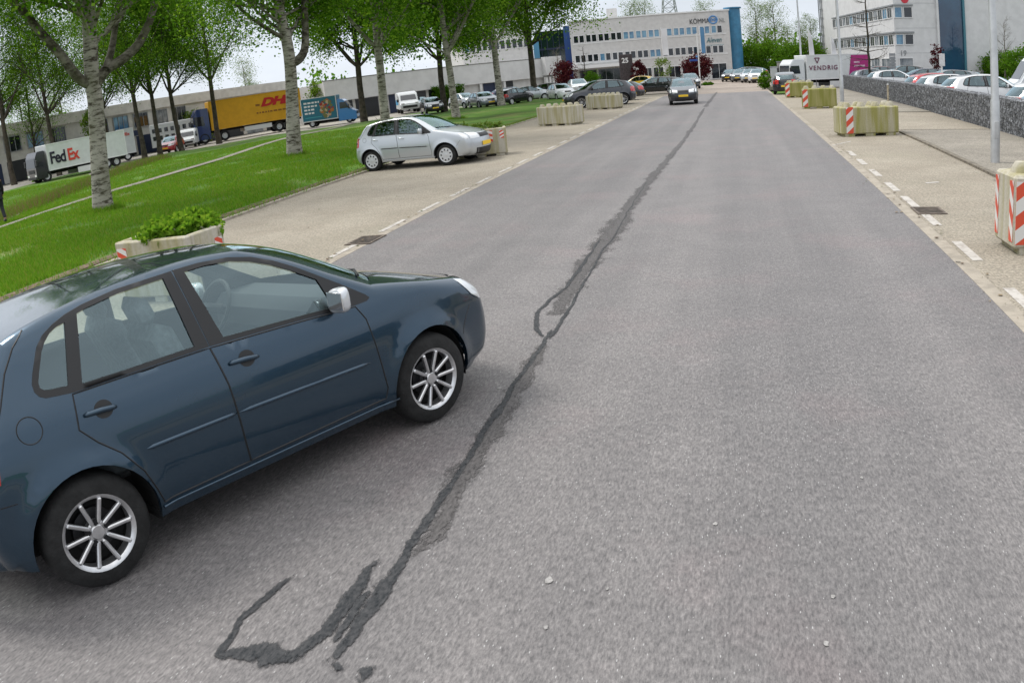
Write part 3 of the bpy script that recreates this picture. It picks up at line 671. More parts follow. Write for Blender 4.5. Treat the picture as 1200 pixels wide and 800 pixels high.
# painted lines: dashes along both gutters, one bay divider
mb = MB(); 
def dash(x, y0, y1, wd=.12): mb.add([(x-wd/2, y0, .008), (x+wd/2, y0, .008), (x+wd/2, y1, .008), (x-wd/2, y1, .008)], [(0, 1, 2, 3)])
for y in (9.2-2.05, 9.2, 11.12, 12.5, 14.0, 15.75, 17.5, 19.1): dash(RR_+.22+.05, y-.48, y+.48)
for k in range(30): dash(RL-.20, 3.2+k*1.72, 3.2+k*1.72+1.05, .10)
a, c = G(975, 171), G(997, 166); mb.add([(a.x, a.y-.05, .009), (c.x, c.y-.05, .009), (c.x, c.y+.06, .009), (a.x, a.y+.06, .009)], [(0, 1, 2, 3)])
for a_, c_ in (((725, 129), (775, 124)), ((1085, 215), (1100, 214))):
    a, c = G(*a_), G(*c_); mb.add([(a.x, a.y-.06, .009), (c.x, c.y-.06, .009), (c.x, c.y+.06, .009), (a.x, a.y+.06, .009)], [(0, 1, 2, 3)])
setting('road_markings', mb, M['mark'])
# bitumen poured along the crack in the middle of the road
rnd = random.Random(5); EDGE = {}
def edged(o, mb):
    a = o.data.attributes.new('edge', 'FLOAT', 'POINT'); a.data.foreach_set('value', EDGE[id(mb)])
def seal(mb, px, wpx, z=.005, jit=.25, seg=.05):
    P = [G(*p) for p in px]; out = []; W_ = []
    for i in range(len(P)-1):
        L = (P[i+1]-P[i]).length; k = max(2, int(L/max(seg, L/40)))
        for j in range(k): out.append(P[i].lerp(P[i+1], j/k)); W_.append(wpx[i]+(wpx[i+1]-wpx[i])*j/k)
    out.append(P[-1]); W_.append(wpx[-1])
    o = jw = 0
    for i in range(len(out)):
        o = o*.85+rnd.uniform(-1, 1)*.007; jw = jw*.7+rnd.uniform(-jit, jit)*.6; out[i] = out[i]+Vector((o, 0, 0)); W_[i] *= 1+jw
    n = len(out)
    for i in range(n):                # five strips across, with an edge value that fades to the rim
        a = out[max(i-1, 0)]; c = out[min(i+1, n-1)]; d = (c-a).normalized(); nn = Vector((-d.y, d.x, 0)); en = min(1, i/2.5, (n-1-i)/2.5)
        for s_ in (-.68, -.36, 0, .36, .68): mb.v.append(tuple(out[i]+nn*W_[i]*s_+Vector((0, 0, z)))); EDGE.setdefault(id(mb), []).append((1-abs(s_)/.68)*1.25*en if abs(s_) < .6 else 0.0)
    o0 = len(mb.v)-5*n
    for i in range(n-1):
        for k_ in range(4): mb.f.append((o0+i*5+k_, o0+i*5+k_+1, o0+i*5+5+k_+1, o0+i*5+5+k_)); mb.m.append(0)
worn = MB()
seal(worn, [(650, 372), (672, 335), (700, 296), (722, 265), (742, 236), (768, 204), (792, 176), (812, 150), (826, 126)], [.20, .30, .38, .40, .36, .28, .24, .20, .18], .0042, .35, .05)
seal(worn, [(826, 126), (834, 116), (840, 108)], [.3, .3, .2], .0042)
seal(worn, [(470, 662), (510, 628), (540, 560), (580, 500), (640, 400)], [.10, .16, .2, .22, .2], .0042, .4)
edged(setting('worn_crack_seal', worn, M['tar_worn']), worn)
tar = MB()
seal(tar, [(384, 782), (402, 760), (428, 722), (452, 690), (478, 646), (505, 602), (530, 568), (555, 530), (572, 502), (600, 455), (628, 415), (640, 396), (648, 384)], [.05, .062, .066, .07, .06, .06, .045, .045, .055, .048, .055, .055, .04], .006)
seal(tar, [(640, 400), (652, 388), (668, 360), (682, 335), (700, 305), (716, 282), (728, 262), (742, 238), (758, 214)], [.04, .045, .035, .03, .025, .022, .02, .02, .015], .0062)
seal(tar, [(640, 398), (628, 386), (630, 368), (645, 352), (662, 338), (672, 330)], [.045, .05, .042, .036, .03, .02], .0064)
seal(tar, [(660, 342), (676, 322), (690, 300), (705, 280)], [.03, .05, .04, .02], .0066)
seal(tar, [(354, 668), (330, 686), (305, 706), (283, 726), (270, 748), (258, 768), (268, 776)], [.05, .05, .05, .046, .05, .05, .05], .006)
seal(tar, [(250, 766), (268, 766), (285, 766), (305, 764), (325, 770), (345, 770), (362, 758)], [.03, .07, .11, .16, .14, .09, .04], .0064)
seal(tar, [(312, 776), (330, 774), (352, 762), (382, 738), (402, 710), (418, 690), (430, 668), (444, 652)], [.03, .06, .075, .070, .066, .062, .058, .05], .0068)
seal(tar, [(440, 684), (425, 700), (405, 730), (385, 760)], [.03, .04, .03, .02], .0072)
seal(tar, [(385, 770), (398, 784), (408, 788)], [.05, .07, .03], .0076)
seal(tar, [(412, 802), (430, 788), (452, 776)], [.09, .08, .05], .006)
edged(setting('crack_seal', tar, M['tar']), tar)
# pale chips and spots trodden into the asphalt
mb = MB()
for u, v, r in [(643, 680, .028), (838, 614, .016), (976, 699, .014), (968, 755, .018), (640, 735, .014), (712, 690, .01), (668, 420, .014), (352, 292, .02), (125, 712, .012), (585, 455, .02), (760, 520, .01), (1010, 560, .012), (905, 470, .01)]:
    r *= .7; c = G(u, v); pts = [(c.x+r*rnd.uniform(.6, 1.2)*math.cos(a), c.y+1.6*r*rnd.uniform(.6, 1.2)*math.sin(a), .005) for a in [k*math.pi/4 for k in range(8)]]; mb.add(pts, [tuple(range(8))])
setting('road_chippings', mb, pm('pale_chips', (.30, .29, .28), .85, var=.2, scale=60))

# ------------------------------------------------------------------ trees
def leaf_mat(name, c, tr=.35):
    m = bpy.data.materials.new(name); m.use_nodes = True; t = m.node_tree; t.nodes.clear()
    d = N(t, 'ShaderNodeBsdfDiffuse'); d.inputs[0].default_value = (*c, 1); q = N(t, 'ShaderNodeBsdfTranslucent'); q.inputs[0].default_value = (c[0]*1.5, c[1]*1.35, c[2]*.8, 1)
    x = N(t, 'ShaderNodeMixShader'); x.inputs[0].default_value = tr; o = N(t, 'ShaderNodeOutputMaterial'); t.links.new(d.outputs[0], x.inputs[1]); t.links.new(q.outputs[0], x.inputs[2]); t.links.new(x.outputs[0], o.inputs[0]); return m
LEAF = [leaf_mat('leaf_dark', (.055, .14, .012), .5), leaf_mat('leaf_mid', (.10, .22, .02), .5), leaf_mat('leaf_light', (.17, .30, .035), .5)]
LEAF_SPRING = [leaf_mat('young_leaf', (.12, .19, .035)), leaf_mat('young_leaf_mid', (.085, .155, .022)), leaf_mat('young_leaf_pale', (.17, .22, .07))]
LEAF_RED = [leaf_mat('purple_leaf', (.045, .010, .016)), leaf_mat('purple_leaf_mid', (.075, .016, .024)), leaf_mat('purple_leaf_pale', (.11, .035, .035))]
def bark_mat(name, pale, dark, lo, hi, sz=5.0):
    m = bpy.data.materials.new(name); m.use_nodes = True; t = m.node_tree; b = t.nodes['Principled BSDF']; b.inputs['Roughness'].default_value = .95; L = t.links.new
    tcn = N(t, 'ShaderNodeTexCoord'); mp_ = N(t, 'ShaderNodeMapping'); mp_.inputs['Scale'].default_value = (1.3, 1.3, sz); L(tcn.outputs['Object'], mp_.inputs[0])
    n = N(t, 'ShaderNodeTexNoise'); n.inputs['Scale'].default_value = 2.2; n.inputs['Detail'].default_value = 6; n.inputs['Roughness'].default_value = .7; L(mp_.outputs[0], n.inputs[0])
    r = N(t, 'ShaderNodeValToRGB'); r.color_ramp.elements[0].position = lo; r.color_ramp.elements[1].position = hi; r.color_ramp.elements[0].color = (*dark, 1); r.color_ramp.elements[1].color = (*pale, 1); L(n.outputs[0], r.inputs[0])
    n3 = N(t, 'ShaderNodeTexNoise'); n3.inputs['Scale'].default_value = .9; n3.inputs['Detail'].default_value = 3; L(tcn.outputs['Object'], n3.inputs[0])
    x = N(t, 'ShaderNodeMix', data_type='RGBA'); r3 = N(t, 'ShaderNodeMapRange'); r3.inputs[1].default_value = .45; r3.inputs[2].default_value = .65; r3.inputs[4].default_value = .6; L(n3.outputs[0], r3.inputs[0]); L(r3.outputs[0], x.inputs[0]); L(r.outputs[0], x.inputs[6])
    x.inputs[7].default_value = (dark[0]*1.6, dark[1]*2.0, dark[2]*1.2, 1); L(x.outputs[2], b.inputs['Base Color'])
    bp = N(t, 'ShaderNodeBump'); bp.inputs['Strength'].default_value = .7; bp.inputs['Distance'].default_value = .03; L(n.outputs[0], bp.inputs['Height']); L(bp.outputs[0], b.inputs['Normal']); return m
M['bark_pale'] = bark_mat('pale_poplar_bark', (.33, .31, .265), (.045, .036, .025), .40, .52)
M['bark_limb'] = bark_mat('shaded_limb_bark', (.20, .185, .15), (.035, .028, .02), .42, .60, 2.2)  # limbs darker than the trunk: their backlit shade put into the bark colour
M['bark_dark'] = bark_mat('dark_bark', (.085, .068, .05), (.022, .018, .013), .38, .62, 1.5)
M['bark_bare'] = bark_mat('grey_twig_bark', (.20, .18, .15), (.07, .06, .05), .4, .6, 2)
class TreeGen:
    def __init__(s, seed): s.r = random.Random(seed); s.tr = MB(); s.tips = []; s.n = 9
    def limb(s, p, d, L, r0, depth, grav=.0, tip=.35, kids=(3, 5), seg=6):
        r = s.r; p = Vector(p); d = Vector(d).normalized(); pts = [p.copy()]; rad = [r0]; k = seg
        for i in range(k):
            d = (d+Vector((r.uniform(-1, 1), r.uniform(-1, 1), r.uniform(-.5, .8)))*.13+Vector((0, 0, grav))).normalized(); p = p+d*L/k; pts.append(p.copy()); rad.append(r0*(1-(1-tip)*(i+1)/k))
        s.tr.tube(pts, rad, s.n if r0 > .08 else 5, caps=False)
        s.grow(pts, rad, L, depth, kids)
        return pts, rad
    def grow(s, pts, rad, L, depth, kids):
        r = s.r; k = len(pts)-1
        if depth <= 0:
            for q in pts[1:]: s.tips.append((q, .9))
            return
        n = r.randint(*kids)
        for j in range(n):
            t = r.uniform(.25, 1.0)*k; i = min(int(t), k-1); q = pts[i].lerp(pts[i+1], t-i); dd = (pts[i+1]-pts[i]).normalized(); o = dd.orthogonal().normalized(); o = Matrix.Rotation(r.uniform(0, 2*math.pi), 3, dd) @ o
            nd = dd*r.uniform(.5, .9)+o*r.uniform(.5, 1.0)+Vector((0, 0, .12)); s.limb(q, nd, L*r.uniform(.42, .66), max(.008, rad[i]*r.uniform(.40, .6)), depth-1, grav=-.03 if depth == 1 else .02, kids=kids, seg=4)
        s.tips.append((pts[-1], .8))
    def leaves(s, count, size, spread, mats, name='crown', droop=0, zmin=None, keep=1.0):
        r = s.r; vs = []; fs = []; ms = []
        T = [t_ for t_ in s.tips if r.random() < keep]
        for c in range(count):
            q, w_ = T[r.randrange(len(T))]; x = q+Vector((r.gauss(0, spread), r.gauss(0, spread), r.gauss(0, spread*.75)-droop))
            if zmin and x.z < zmin: continue
            a = Vector((r.gauss(0, 1), r.gauss(0, 1), r.gauss(0, 1))).normalized(); b = a.orthogonal().normalized(); b = Matrix.Rotation(r.uniform(0, 6.28), 3, a) @ b; h = size*r.uniform(.55, 1.3); o = len(vs)
            vs += [x, x+a*h*.5+b*h*.36, x+a*h, x+a*h*.5-b*h*.36]; fs.append((o, o+1, o+2, o+3)); ms.append(0 if (g := r.random()) < .42 else (1 if g < .8 else 2))
        m = MB(); m.v = [tuple(v) for v in vs]; m.f = fs; m.m = ms; return m.mesh(name, mats)
def tree_obj(g, name, label, cat, loc, rz, bark, crown, group):
    root = thing(name, label, cat, loc, rz, group); t = g if isinstance(g, bpy.types.Mesh) else g.tr.mesh('trunk', bark, True); link('trunk', t, root)
    if crown: link('crown', crown, root)
    return root
def trunk_pts(r, H, r0, lean=(0, 0), seg=10):
    pts = []; rad = []
    for i in range(seg+1):
        t = i/seg; pts.append(Vector((lean[0]*t*H+r.uniform(-.05, .05)*(i > 0), lean[1]*t*H+r.uniform(-.05, .05)*(i > 0), t*H))); rad.append(r0*(1.28 if i == 0 else 1)*(1-.62*t))
    return pts, rad
POP = 'poplars on the lawn'
# the nearest poplar: pale trunk, two strong limbs forking at about four metres
def lat(base, d):      # sideways unit vector seen from the kerb, at a tree
    return Vector((d.y, -d.x, 0)).normalized()
def near_poplar(u, v, px, limbs, r0, seed, H, label, nleaf, size, spread, bark):
    base = G(u, v); dist = math.hypot(base.x, base.y); dv = Vector((base.x, base.y, 0)).normalized(); lt = lat(base, dv); g = TreeGen(seed); g.n = 14; k = dist/CF
    def loc(q, dep=0): 
        # picture offsets give real metres at the tree's distance; dep moves the limb towards or away from the road
        w_ = atd(q[0], q[1], dist); p = w_-base; return Vector((p.x, p.y, p.z))+dv*dep
    tp = [loc(q) for q in px]; tp[0].z = 0; top = tp[-1]; d = (tp[-1]-tp[-2]).normalized()
    for i in range(5): tp.append(tp[-1]+(d*.6+Vector((0, 0, .4))).normalized()*(H-top.z)/5)
    n = len(tp); rad = [r0*(1.30 if i == 0 else (1.1 if i == 1 and tp[1].z < 1 else 1))*max(.2, (1-.75*tp[i].z/H)) for i in range(n)]
    P = [tp[0]+Vector((0, 0, -.1))]+crom([tuple(p) for p in tp], 3); P = [Vector(p) for p in P]; rr = [rad[0]*1.15]+[x[0] for x in crom([(q,) for q in rad], 3)]
    g.tr.tube(P, rr, 16, caps=False)
    hi = [i for i, p in enumerate(P) if p.z > 4.6]
    for i in hi[::1]:
        for j in range(2):
            a = g.r.uniform(0, 6.28); g.limb(P[i], Vector((math.cos(a), math.sin(a), g.r.uniform(.2, .9))), g.r.uniform(2.2, 4.2)*max(.45, 1-.5*P[i].z/H), rr[i]*.34, 2, .03)
    LB = TreeGen(seed+1)
    for lp, r_, dep in limbs:
        q = [loc(p, dep*j/(len(lp)-1)) for j, p in enumerate(lp)]; dd = (q[-1]-q[-2]).normalized()
        for i in range(3): q.append(q[-1]+(dd+Vector((0, 0, .25))).normalized()*.9)
        qq = [Vector(p) for p in crom([tuple(p) for p in q], 3)]; m = len(qq); ra = [r_*(1-.7*i/m) for i in range(m)]; LB.tr.tube(qq, ra, 12, caps=False)
        g.grow(qq[m//3:], ra[m//3:], (qq[-1]-qq[0]).length*.8, 2, (5, 7))
    crown = g.leaves(nleaf, size, spread, LEAF, keep=.55)
    o = tree_obj(g, 'poplar_tree', label, 'tree', base, 0, bark, crown, POP); link('limbs', LB.tr.mesh('limbs', M['bark_limb'], True), o); return o
def atd(u, v, d):
    q = ray(u, v); return Vector((0, 0, CH))+q*(d/math.hypot(q.x, q.y))
near_poplar(122, 252, [(122, 252), (119, 225), (115, 170), (112, 120), (108, 92), (106, 55), (104, 20), (102, -15)],
    [([(108, 100), (92, 92), (72, 66), (50, 42), (30, 18), (12, 2)], .17, -.6), ([(112, 100), (124, 82), (145, 68), (163, 50), (176, 25), (184, 0)], .17, .8), ([(124, 82), (131, 58), (136, 30), (141, 0)], .12, 1.5), ([(103, 22), (80, 12), (55, 8), (25, 2)], .09, -1.2)],
    .27, 3, 17, 'large poplar with pale scarred trunk nearest the dark blue car', 50000, .12, .55, M['bark_pale'])
near_poplar(346, 187, [(346, 187), (344, 160), (342, 110), (340, 75), (336, 48), (329, 20), (325, -5)],
    [([(341, 74), (350, 70), (357, 58), (358, 35), (357, 5), (357, -10)], .20, .5), ([(337, 47), (322, 40), (305, 30), (288, 18)], .10, -.8)],
    .285, 8, 18, 'forked pale poplar standing in front of the yellow truck trailer', 74000, .13, .66, M['bark_pale'])
# a few kinds for the others, each placed with its own turn and size
def kind_tree(seed, H, h0, r0, nl, size, spread, leafs, bark, forks=2, depth=2, upright=.6, wid=1.0, keep=.5):
    g = TreeGen(seed); r = g.r; pts, rad = trunk_pts(r, H, r0, (r.uniform(-.03, .03), r.uniform(-.03, .03)), 12); P = [pts[0]+Vector((0, 0, -.15))]+pts; g.tr.tube(P, [rad[0]*1.2]+rad, 12, caps=False)
    for j in range(forks):
        a = r.uniform(0, 6.28); i = min(int(h0/H*12)+1, 10); g.limb(pts[i], Vector((math.cos(a)*.7, math.sin(a)*.7, .8)), H*.42, rad[i]*.55, depth, .05, kids=(4, 6), seg=7)
    for i in range(int(h0/H*12)+1, 13):
        for j in range(3):
            a = r.uniform(0, 6.28); t = i/12; g.limb(pts[min(i, 12)], Vector((math.cos(a), math.sin(a), upright)), wid*H*.24*(1.15-.65*t), max(.02, rad[min(i, 12)]*.42), depth, .02, kids=(3, 5), seg=4)
    return g.tr.mesh('trunk', bark, True), g.leaves(nl, size, spread, leafs, keep=keep)
kinds = [kind_tree(21, 17, 3.8, .26, 66000, .18, .75, LEAF, M['bark_dark'], keep=.75), kind_tree(22, 16, 4.4, .22, 34000, .14, .62, LEAF, M['bark_dark'], 3), kind_tree(23, 18, 3.4, .25, 70000, .18, .78, LEAF, M['bark_pale'], 2, keep=.75), kind_tree(24, 11, 2.6, .14, 9000, .12, .5, LEAF, M['bark_dark'], 2)]
spots = [(17, 216, 1, 1.0, 'dark trunked tree behind the walking person'), (36, 207, 3, .9, 'slim tree just left of the purple lettered truck cab'), (46, 208, 3, 1.0, 'thin tree in front of the purple lettered truck cab'), (70, 205, 1, .95, 'dark tree standing across the lettering of the white truck'),
    (132, 190, 1, .9, 'tree at the far kerb between the two white lorries'), (170, 186, 1, 1.0, 'straight dark tree in front of the trailer with square windows'), (188, 182, 1, .95, 'dark tree directly in front of the little red car'), (213, 177, 1, .92, 'forking tree between red car and blue truck cab'),
    (257, 168, 1, 1.05, 'dark tree crossing the front of the yellow trailer'), (427, 143, 0, 1.12, 'stout dark tree at the nose of the bright blue delivery van'), (453, 158, 2, 1.0, 'tall straight pale trunk rising behind the silver hatchback'), (521, 131, 0, 1.05, 'dark leaning tree behind the silver hatchback bonnet'),
    (535, 139, 2, .95, 'pale forked poplar just beyond the silver hatchback'), (588, 125, 2, 1.15, 'pale poplar with wide low fork by the white hall'), (628, 118, 0, 1.2, 'dark straight tree at the far end of the lawn row')]
rnd = random.Random(2)
for u, v, k, s_, lb in spots:
    b = G(u, v); o = tree_obj(kinds[k][0], 'street_tree', lb, 'tree', (b.x, b.y, 0), rnd.uniform(0, 6.28), None, kinds[k][1], POP); o.scale = (s_*rnd.uniform(.95, 1.05),)*2+(s_,)
# ------------------------------------------------------------------ buildings
M['panel_grey'] = pm('pale_facade_panels', (.54, .53, .52), .7, var=.06, scale=2)
M['panel_white'] = pm('white_facade_panels', (.60, .60, .60), .6, var=.05, scale=1.2)
M['panel_beige'] = pm('weathered_cladding', (.52, .50, .47), .8, var=.08, scale=1.5)
M['frame_white'] = pm('white_frames', (.70, .70, .70), .5)
M['frame_grey'] = pm('grey_frames', (.25, .26, .27), .5)
M['win_dark'] = pm('window_glass', (.012, .016, .022), .06, spec=.8)
M['win_blue'] = pm('blue_window_glass', (.06, .16, .28), .08, spec=.9, col2=(.14, .30, .42), scale=.8)
M['win_blind'] = pm('window_with_blind', (.30, .32, .34), .25, col2=(.10, .12, .14), scale=.9)
M['navy'] = pm('navy_cladding', (.012, .022, .06), .5)
M['tower_blue'] = pm('blue_tower_panels', (.045, .19, .33), .5, var=.12, scale=1.2)
M['green_glass'] = pm('dark_green_glass', (.008, .022, .022), .05, spec=.9)
M['roof_grey'] = pm('roof_felt', (.20, .20, .19), .9)
M['door_dark'] = pm('dark_door', (.02, .022, .026), .4)
def hdir(u, v):
    q = ray(u, v); return Vector((q.x, q.y, 0)).normalized()
class Fac:                       # a building standing on the line a -> b (left to right as seen from the street)
    def __init__(s, name, label, a, b, H, depth, mat, z0=0, cat='building', group=None):
        s.a = Vector((a.x, a.y, z0)); e = Vector((b.x-a.x, b.y-a.y, 0)); s.L = e.length; s.ex = e/s.L; s.n = Vector((s.ex.y, -s.ex.x, 0)); s.H = H; s.depth = depth
        s.root = thing(name, label, cat, s.a, 0, group); s.root.rotation_euler.z = math.atan2(s.ex.y, s.ex.x)
        if mat: MB().box((s.L/2, depth/2, H/2), (s.L, depth, H)).build('wall', mat, s.root)
    def uv(s, u, v):             # where a line of sight meets the front: metres along and up
        q = ray(u, v); o = Vector((0, 0, CH)); t = (s.a-o).dot(s.n)/q.dot(s.n); p = o+q*t-s.a; return p.dot(s.ex), p.z
    def win(s, x0, x1, z0, z1, mat, fr=None, proud=.03, bars=0, name='window', fw=.07):
        fr = fr or M['frame_white']; m = MB()
        for c, d in (((x0, (z0+z1)/2), (fw, z1-z0+fw)), ((x1, (z0+z1)/2), (fw, z1-z0+fw))): m.box((c[0], -proud-.02, c[1]), (d[0], .08, d[1]))
        for z in (z0, z1): m.box(((x0+x1)/2, -proud-.02, z), (x1-x0-fw, .08, fw))
        for k in range(bars): m.box((x0+(x1-x0)*(k+1)/(bars+1), -proud-.015, (z0+z1)/2), (.045, .06, z1-z0-fw))
        f = m.build(name, fr, s.root); MB().box(((x0+x1)/2, -.012, (z0+z1)/2), (x1-x0-fw*.9, .02, z1-z0-fw*.9)).build('pane', mat, f); return f
    def block(s, name, x0, x1, y0, y1, z0, z1, mat, bev=0): return MB().box(((x0+x1)/2, (y0+y1)/2, (z0+z1)/2), (x1-x0, y1-y0, z1-z0), bev=bev).build(name, mat, s.root)
    def fr(s, x, z, proud=.03): return Matrix(((1, 0, 0, x), (0, 0, -1, -proud), (0, 1, 0, z), (0, 0, 0, 1)))
rnd = random.Random(11)
# three storey office with two window bands and a round blue stair tower
D = 117; a, b = hdir(672, 86)*D, hdir(858, 74)*D
k = Fac('office_building', 'pale three storey office with two long window bands and blue round stair tower', a, b, 9.3, 14, M['panel_grey'])
k.block('roof_edge', -.12, k.L+.12, -.12, 14.1, 9.3, 9.48, M['frame_white'])
k.block('roof_plant', 1.5+3.6, 1.5+5.0, 3, 5, 9.48, 10.9, M['panel_grey'])
x, _ = k.uv(676, 45); 
for row, (yl, yr) in enumerate(((45, 34.5), (68, 58))):
    zc = k.uv(760, (yl+yr)/2)[1]; xx = .45; i = 0
    k.block('sill_band', .3, k.L-.5, -.06, 0, zc-.72, zc-.56, M['frame_white'])
    while xx < k.L-1.0:
        w_ = .66
        m = M['win_blue'] if (row == 0 and xx > 7.0 and i % 9 != 5) else (M['win_blue'] if (row == 1 and i in (4, 12, 13)) else M['win_dark'])
        k.win(xx, xx+w_, zc-.5, zc+.5, m); i += 1; xx += w_+(.12 if i % 2 else .26)
x0, zt = k.uv(668, 77); x1, _ = k.uv(733, 77)
k.block('canopy', -.6, x1, -1.6, 0, 2.75, 3.15, M['frame_white'])
for i, (u0, u1) in enumerate(((680, 700), (702, 728))):
    xa, _ = k.uv(u0, 90); xb, _ = k.uv(u1, 90); k.win(xa, xb, .15, 2.5, M['win_dark'], M['frame_grey'], bars=2)
for u0, u1 in ((755, 764), (766, 778), (784, 798), (800, 812), (834, 852)):
    xa, _ = k.uv(u0, 85); xb, _ = k.uv(u1, 85); k.win(xa, xb, .15, 2.2, M['win_dark'], M['frame_white'], bars=1)
# lettering on the top band
M['ink'] = pm('sign_ink', (.02, .02, .025), .5); M['teal'] = pm('sign_teal', (.03, .14, .17), .5); M['sign_blue'] = pm('sign_blue', (.08, .25, .55), .5); M['sign_white'] = pm('sign_white', (.75, .75, .75), .5)
x, z = k.uv(808, 28.5); x2, _ = k.uv(829, 26); text('KÖMMA', 'lettering', .92, M['ink'], k.root, k.fr(x, z), .03, sx=.80)
xc, zc = k.uv(835.5, 23.5); m = MB(); m.tube([(xc+.55*math.cos(t), -.06, zc+.50*math.sin(t)) for t in [2*math.pi*q/28 for q in range(28)]], .085, 6, closed=True)
m.tube([(xc+.36*math.sin(t), -.07, zc+.16*math.sin(2*t)) for t in [2*math.pi*q/32 for q in range(32)]], .05, 6, closed=True); m.build('round_emblem', M['sign_blue'], k.root, True)
x, z = k.uv(841.5, 26.5); text('.NL', 'lettering', .80, M['frame_grey'], k.root, k.fr(x, z), .03, sx=.8)
x, z = k.uv(828, 50.5); text('Aleven', 'lettering', 1.02, M['teal'], k.root, k.fr(x, z), .03, shear=.25, sx=.72); k.block('underline', x, x+2.3, -.03, 0, z-.42, z-.34, M['teal'])
# blue stair tower: half round, a little higher, with its own cap
m = MB(); tc_ = Vector((k.L+.75, 2.2, 0)); m.lathe([(1.05, 0), (1.05, 9.7)], 28, Matrix.Translation(tc_)); tw = m.build('stair_tower', M['tower_blue'], k.root, True)
MB().lathe([(0, 9.82), (1.25, 9.82), (1.25, 9.66), (1.0, 9.66)], 28, Matrix.Translation(tc_)).build('tower_cap', M['tower_blue'], tw, True)
# slate number stele
b_ = G(736, 104); st = thing('number_stele', 'dark brick number stele beside the office canopy', 'sign', b_*1.0); st.rotation_euler.z = k.root.rotation_euler.z
dst = math.hypot(b_.x, b_.y); hh = (at(733, 64, b_.y)-b_).z
MB().box((0, 0, hh/2), (1.5, .5, hh), bev=.03).build('slab', pm('dark_brickwork', (.055, .045, .048), .8, var=.5, scale=14), st)
text('25', 'lettering', .78, M['sign_white'], st, Matrix(((1, 0, 0, -.45), (0, 0, -1, -.26), (0, 1, 0, hh-.95), (0, 0, 0, 1))), .02, bold=.02)
# dark glass block and blue strip between office and hall
a2, b2 = hdir(631, 90)*121, hdir(673, 86)*121
g = Fac('glass_office', 'dark green glass office block behind the white hall', a2, b2, 8.6, 12, M['green_glass'])
for i in range(1, 6): g.block('mullion', g.L*i/6-.04, g.L*i/6+.04, -.05, 0, 0, 8.6, M['navy'])
for z in (3.0, 5.9): g.block('floor_band', 0, g.L-1.0, -.07, -.051, z, z+.25, M['navy'])
g.block('blue_fin', g.L-1.0, g.L-.05, -.5, -.06, .2, 9.0, pm('blue_fin_panel', (.02, .07, .25), .4)); g.block('blue_fin', -.3, .5, -.4, -.06, .2, 7.2, pm('pale_blue_fin', (.10, .30, .48), .4))
# upper storeys of the hall
a3, b3 = hdir(546, 100)*112, hdir(627, 90)*114
h2 = Fac('upper_office', 'two pale upper storeys with a dark window row rising above the white hall', a3, b3, 9.4, 14, M['panel_grey'])
h2.block('roof_edge', -.1, h2.L+.1, -.1, 14.1, 9.4, 9.55, M['frame_white'])
zc = h2.uv(585, 53)[1]; n = 11
for i in range(n): h2.win(.3+i*(h2.L-.6)/n, .3+(i+.82)*(h2.L-.6)/n, zc-.6, zc+.6, M['win_blue'] if i == 0 else M['win_dark'])
zc = h2.uv(585, 75)[1]; n = 13
for i in range(n): h2.win(.3+i*(h2.L-.6)/n, .3+(i+.7)*(h2.L-.6)/n, zc-.28, zc+.28, M['win_dark'], fw=.05)
# white single storey hall
a4, b4 = hdir(383, 120)*93, hdir(653, 88)*108
h = Fac('white_hall', 'long white flat roofed hall behind the row of parked cars', a4, b4, 4.3, 10, M['panel_grey'])
h.block('fascia', -.25, h.L+.2, -.35, 0, 2.1, 4.42, M['panel_white'])
h.block('roof_edge', -.27, h.L+.22, -.38, .1, 4.42, 4.52, M['roof_grey'])
for i, (u0, u1, vv, mt, nm) in enumerate(((404, 414, 128, 'door_dark', 'dock_door'), (417, 444, 125, 'door_dark', 'dock_door'), (456, 470, 120, 'navy', 'dock_door'), (486, 500, 118, 'door_dark', 'dock_door'), (503, 520, 116, 'win_dark', 'window'), (524, 537, 114, 'win_dark', 'window'), (567, 581, 110, 'navy', 'dock_door'), (593, 602, 107, 'door_dark', 'side_door'))):
    xa, _ = h.uv(u0, vv); xb, _ = h.uv(u1, vv); h.block(nm, xa, xb, -.03, 0, 0, 2.05, M[mt])
for u in (398, 447, 541, 564, 583, 592): xa, _ = h.uv(u, 118); h.block('pier', xa-.15, xa+.15, -.30, -.04, 0, 2.1, M['panel_white'])
xa, _ = h.uv(633, 80); xb, _ = h.uv(652, 80); h.block('porch', xa, xb, -1.2, -.36, 2.3, 4.6, M['panel_white'])
for i in range(5): h.block('porch_panel', xa+.1+i*(xb-xa)/5, xa+(i+.8)*(xb-xa)/5, -.9, -.42, 1.1, 2.1, M['frame_white'])
# long workshop building along the left
a5, b5 = hdir(-70, 215)*80, hdir(340, 130)*101
l = Fac('workshop_building', 'long weathered two storey workshop behind the poplars and parked lorries', a5, b5, 5.3, 12, M['panel_beige'])
l.block('roof_edge', -.1, l.L+.1, -.2, 12, 4.35, 5.35, M['panel_beige'])
for i in range(16):
    xa = 2+i*(l.L-4)/16; w_ = (l.L-4)/16*.72
    if i in (5, 11): continue
    l.win(xa, xa+w_, 2.75, 4.15, [M['win_dark'], M['win_blind'], M['win_dark'], M['win_blue']][i % 4], M['frame_grey'], bars=2)
for i in range(14):
    xa = 1+i*(l.L-2)/14; w_ = (l.L-2)/14*.8
    l.block('shop_front' if i % 3 else 'dock_door', xa, xa+w_, -.04, 0, 0, 1.9, M['navy'] if i in (0, 1, 6, 7) else (M['door_dark'] if i % 3 else M['win_blind']))
l.block('awning', l.L*.33, l.L*.50, -1.0, 0, 1.95, 2.5, M['navy'])
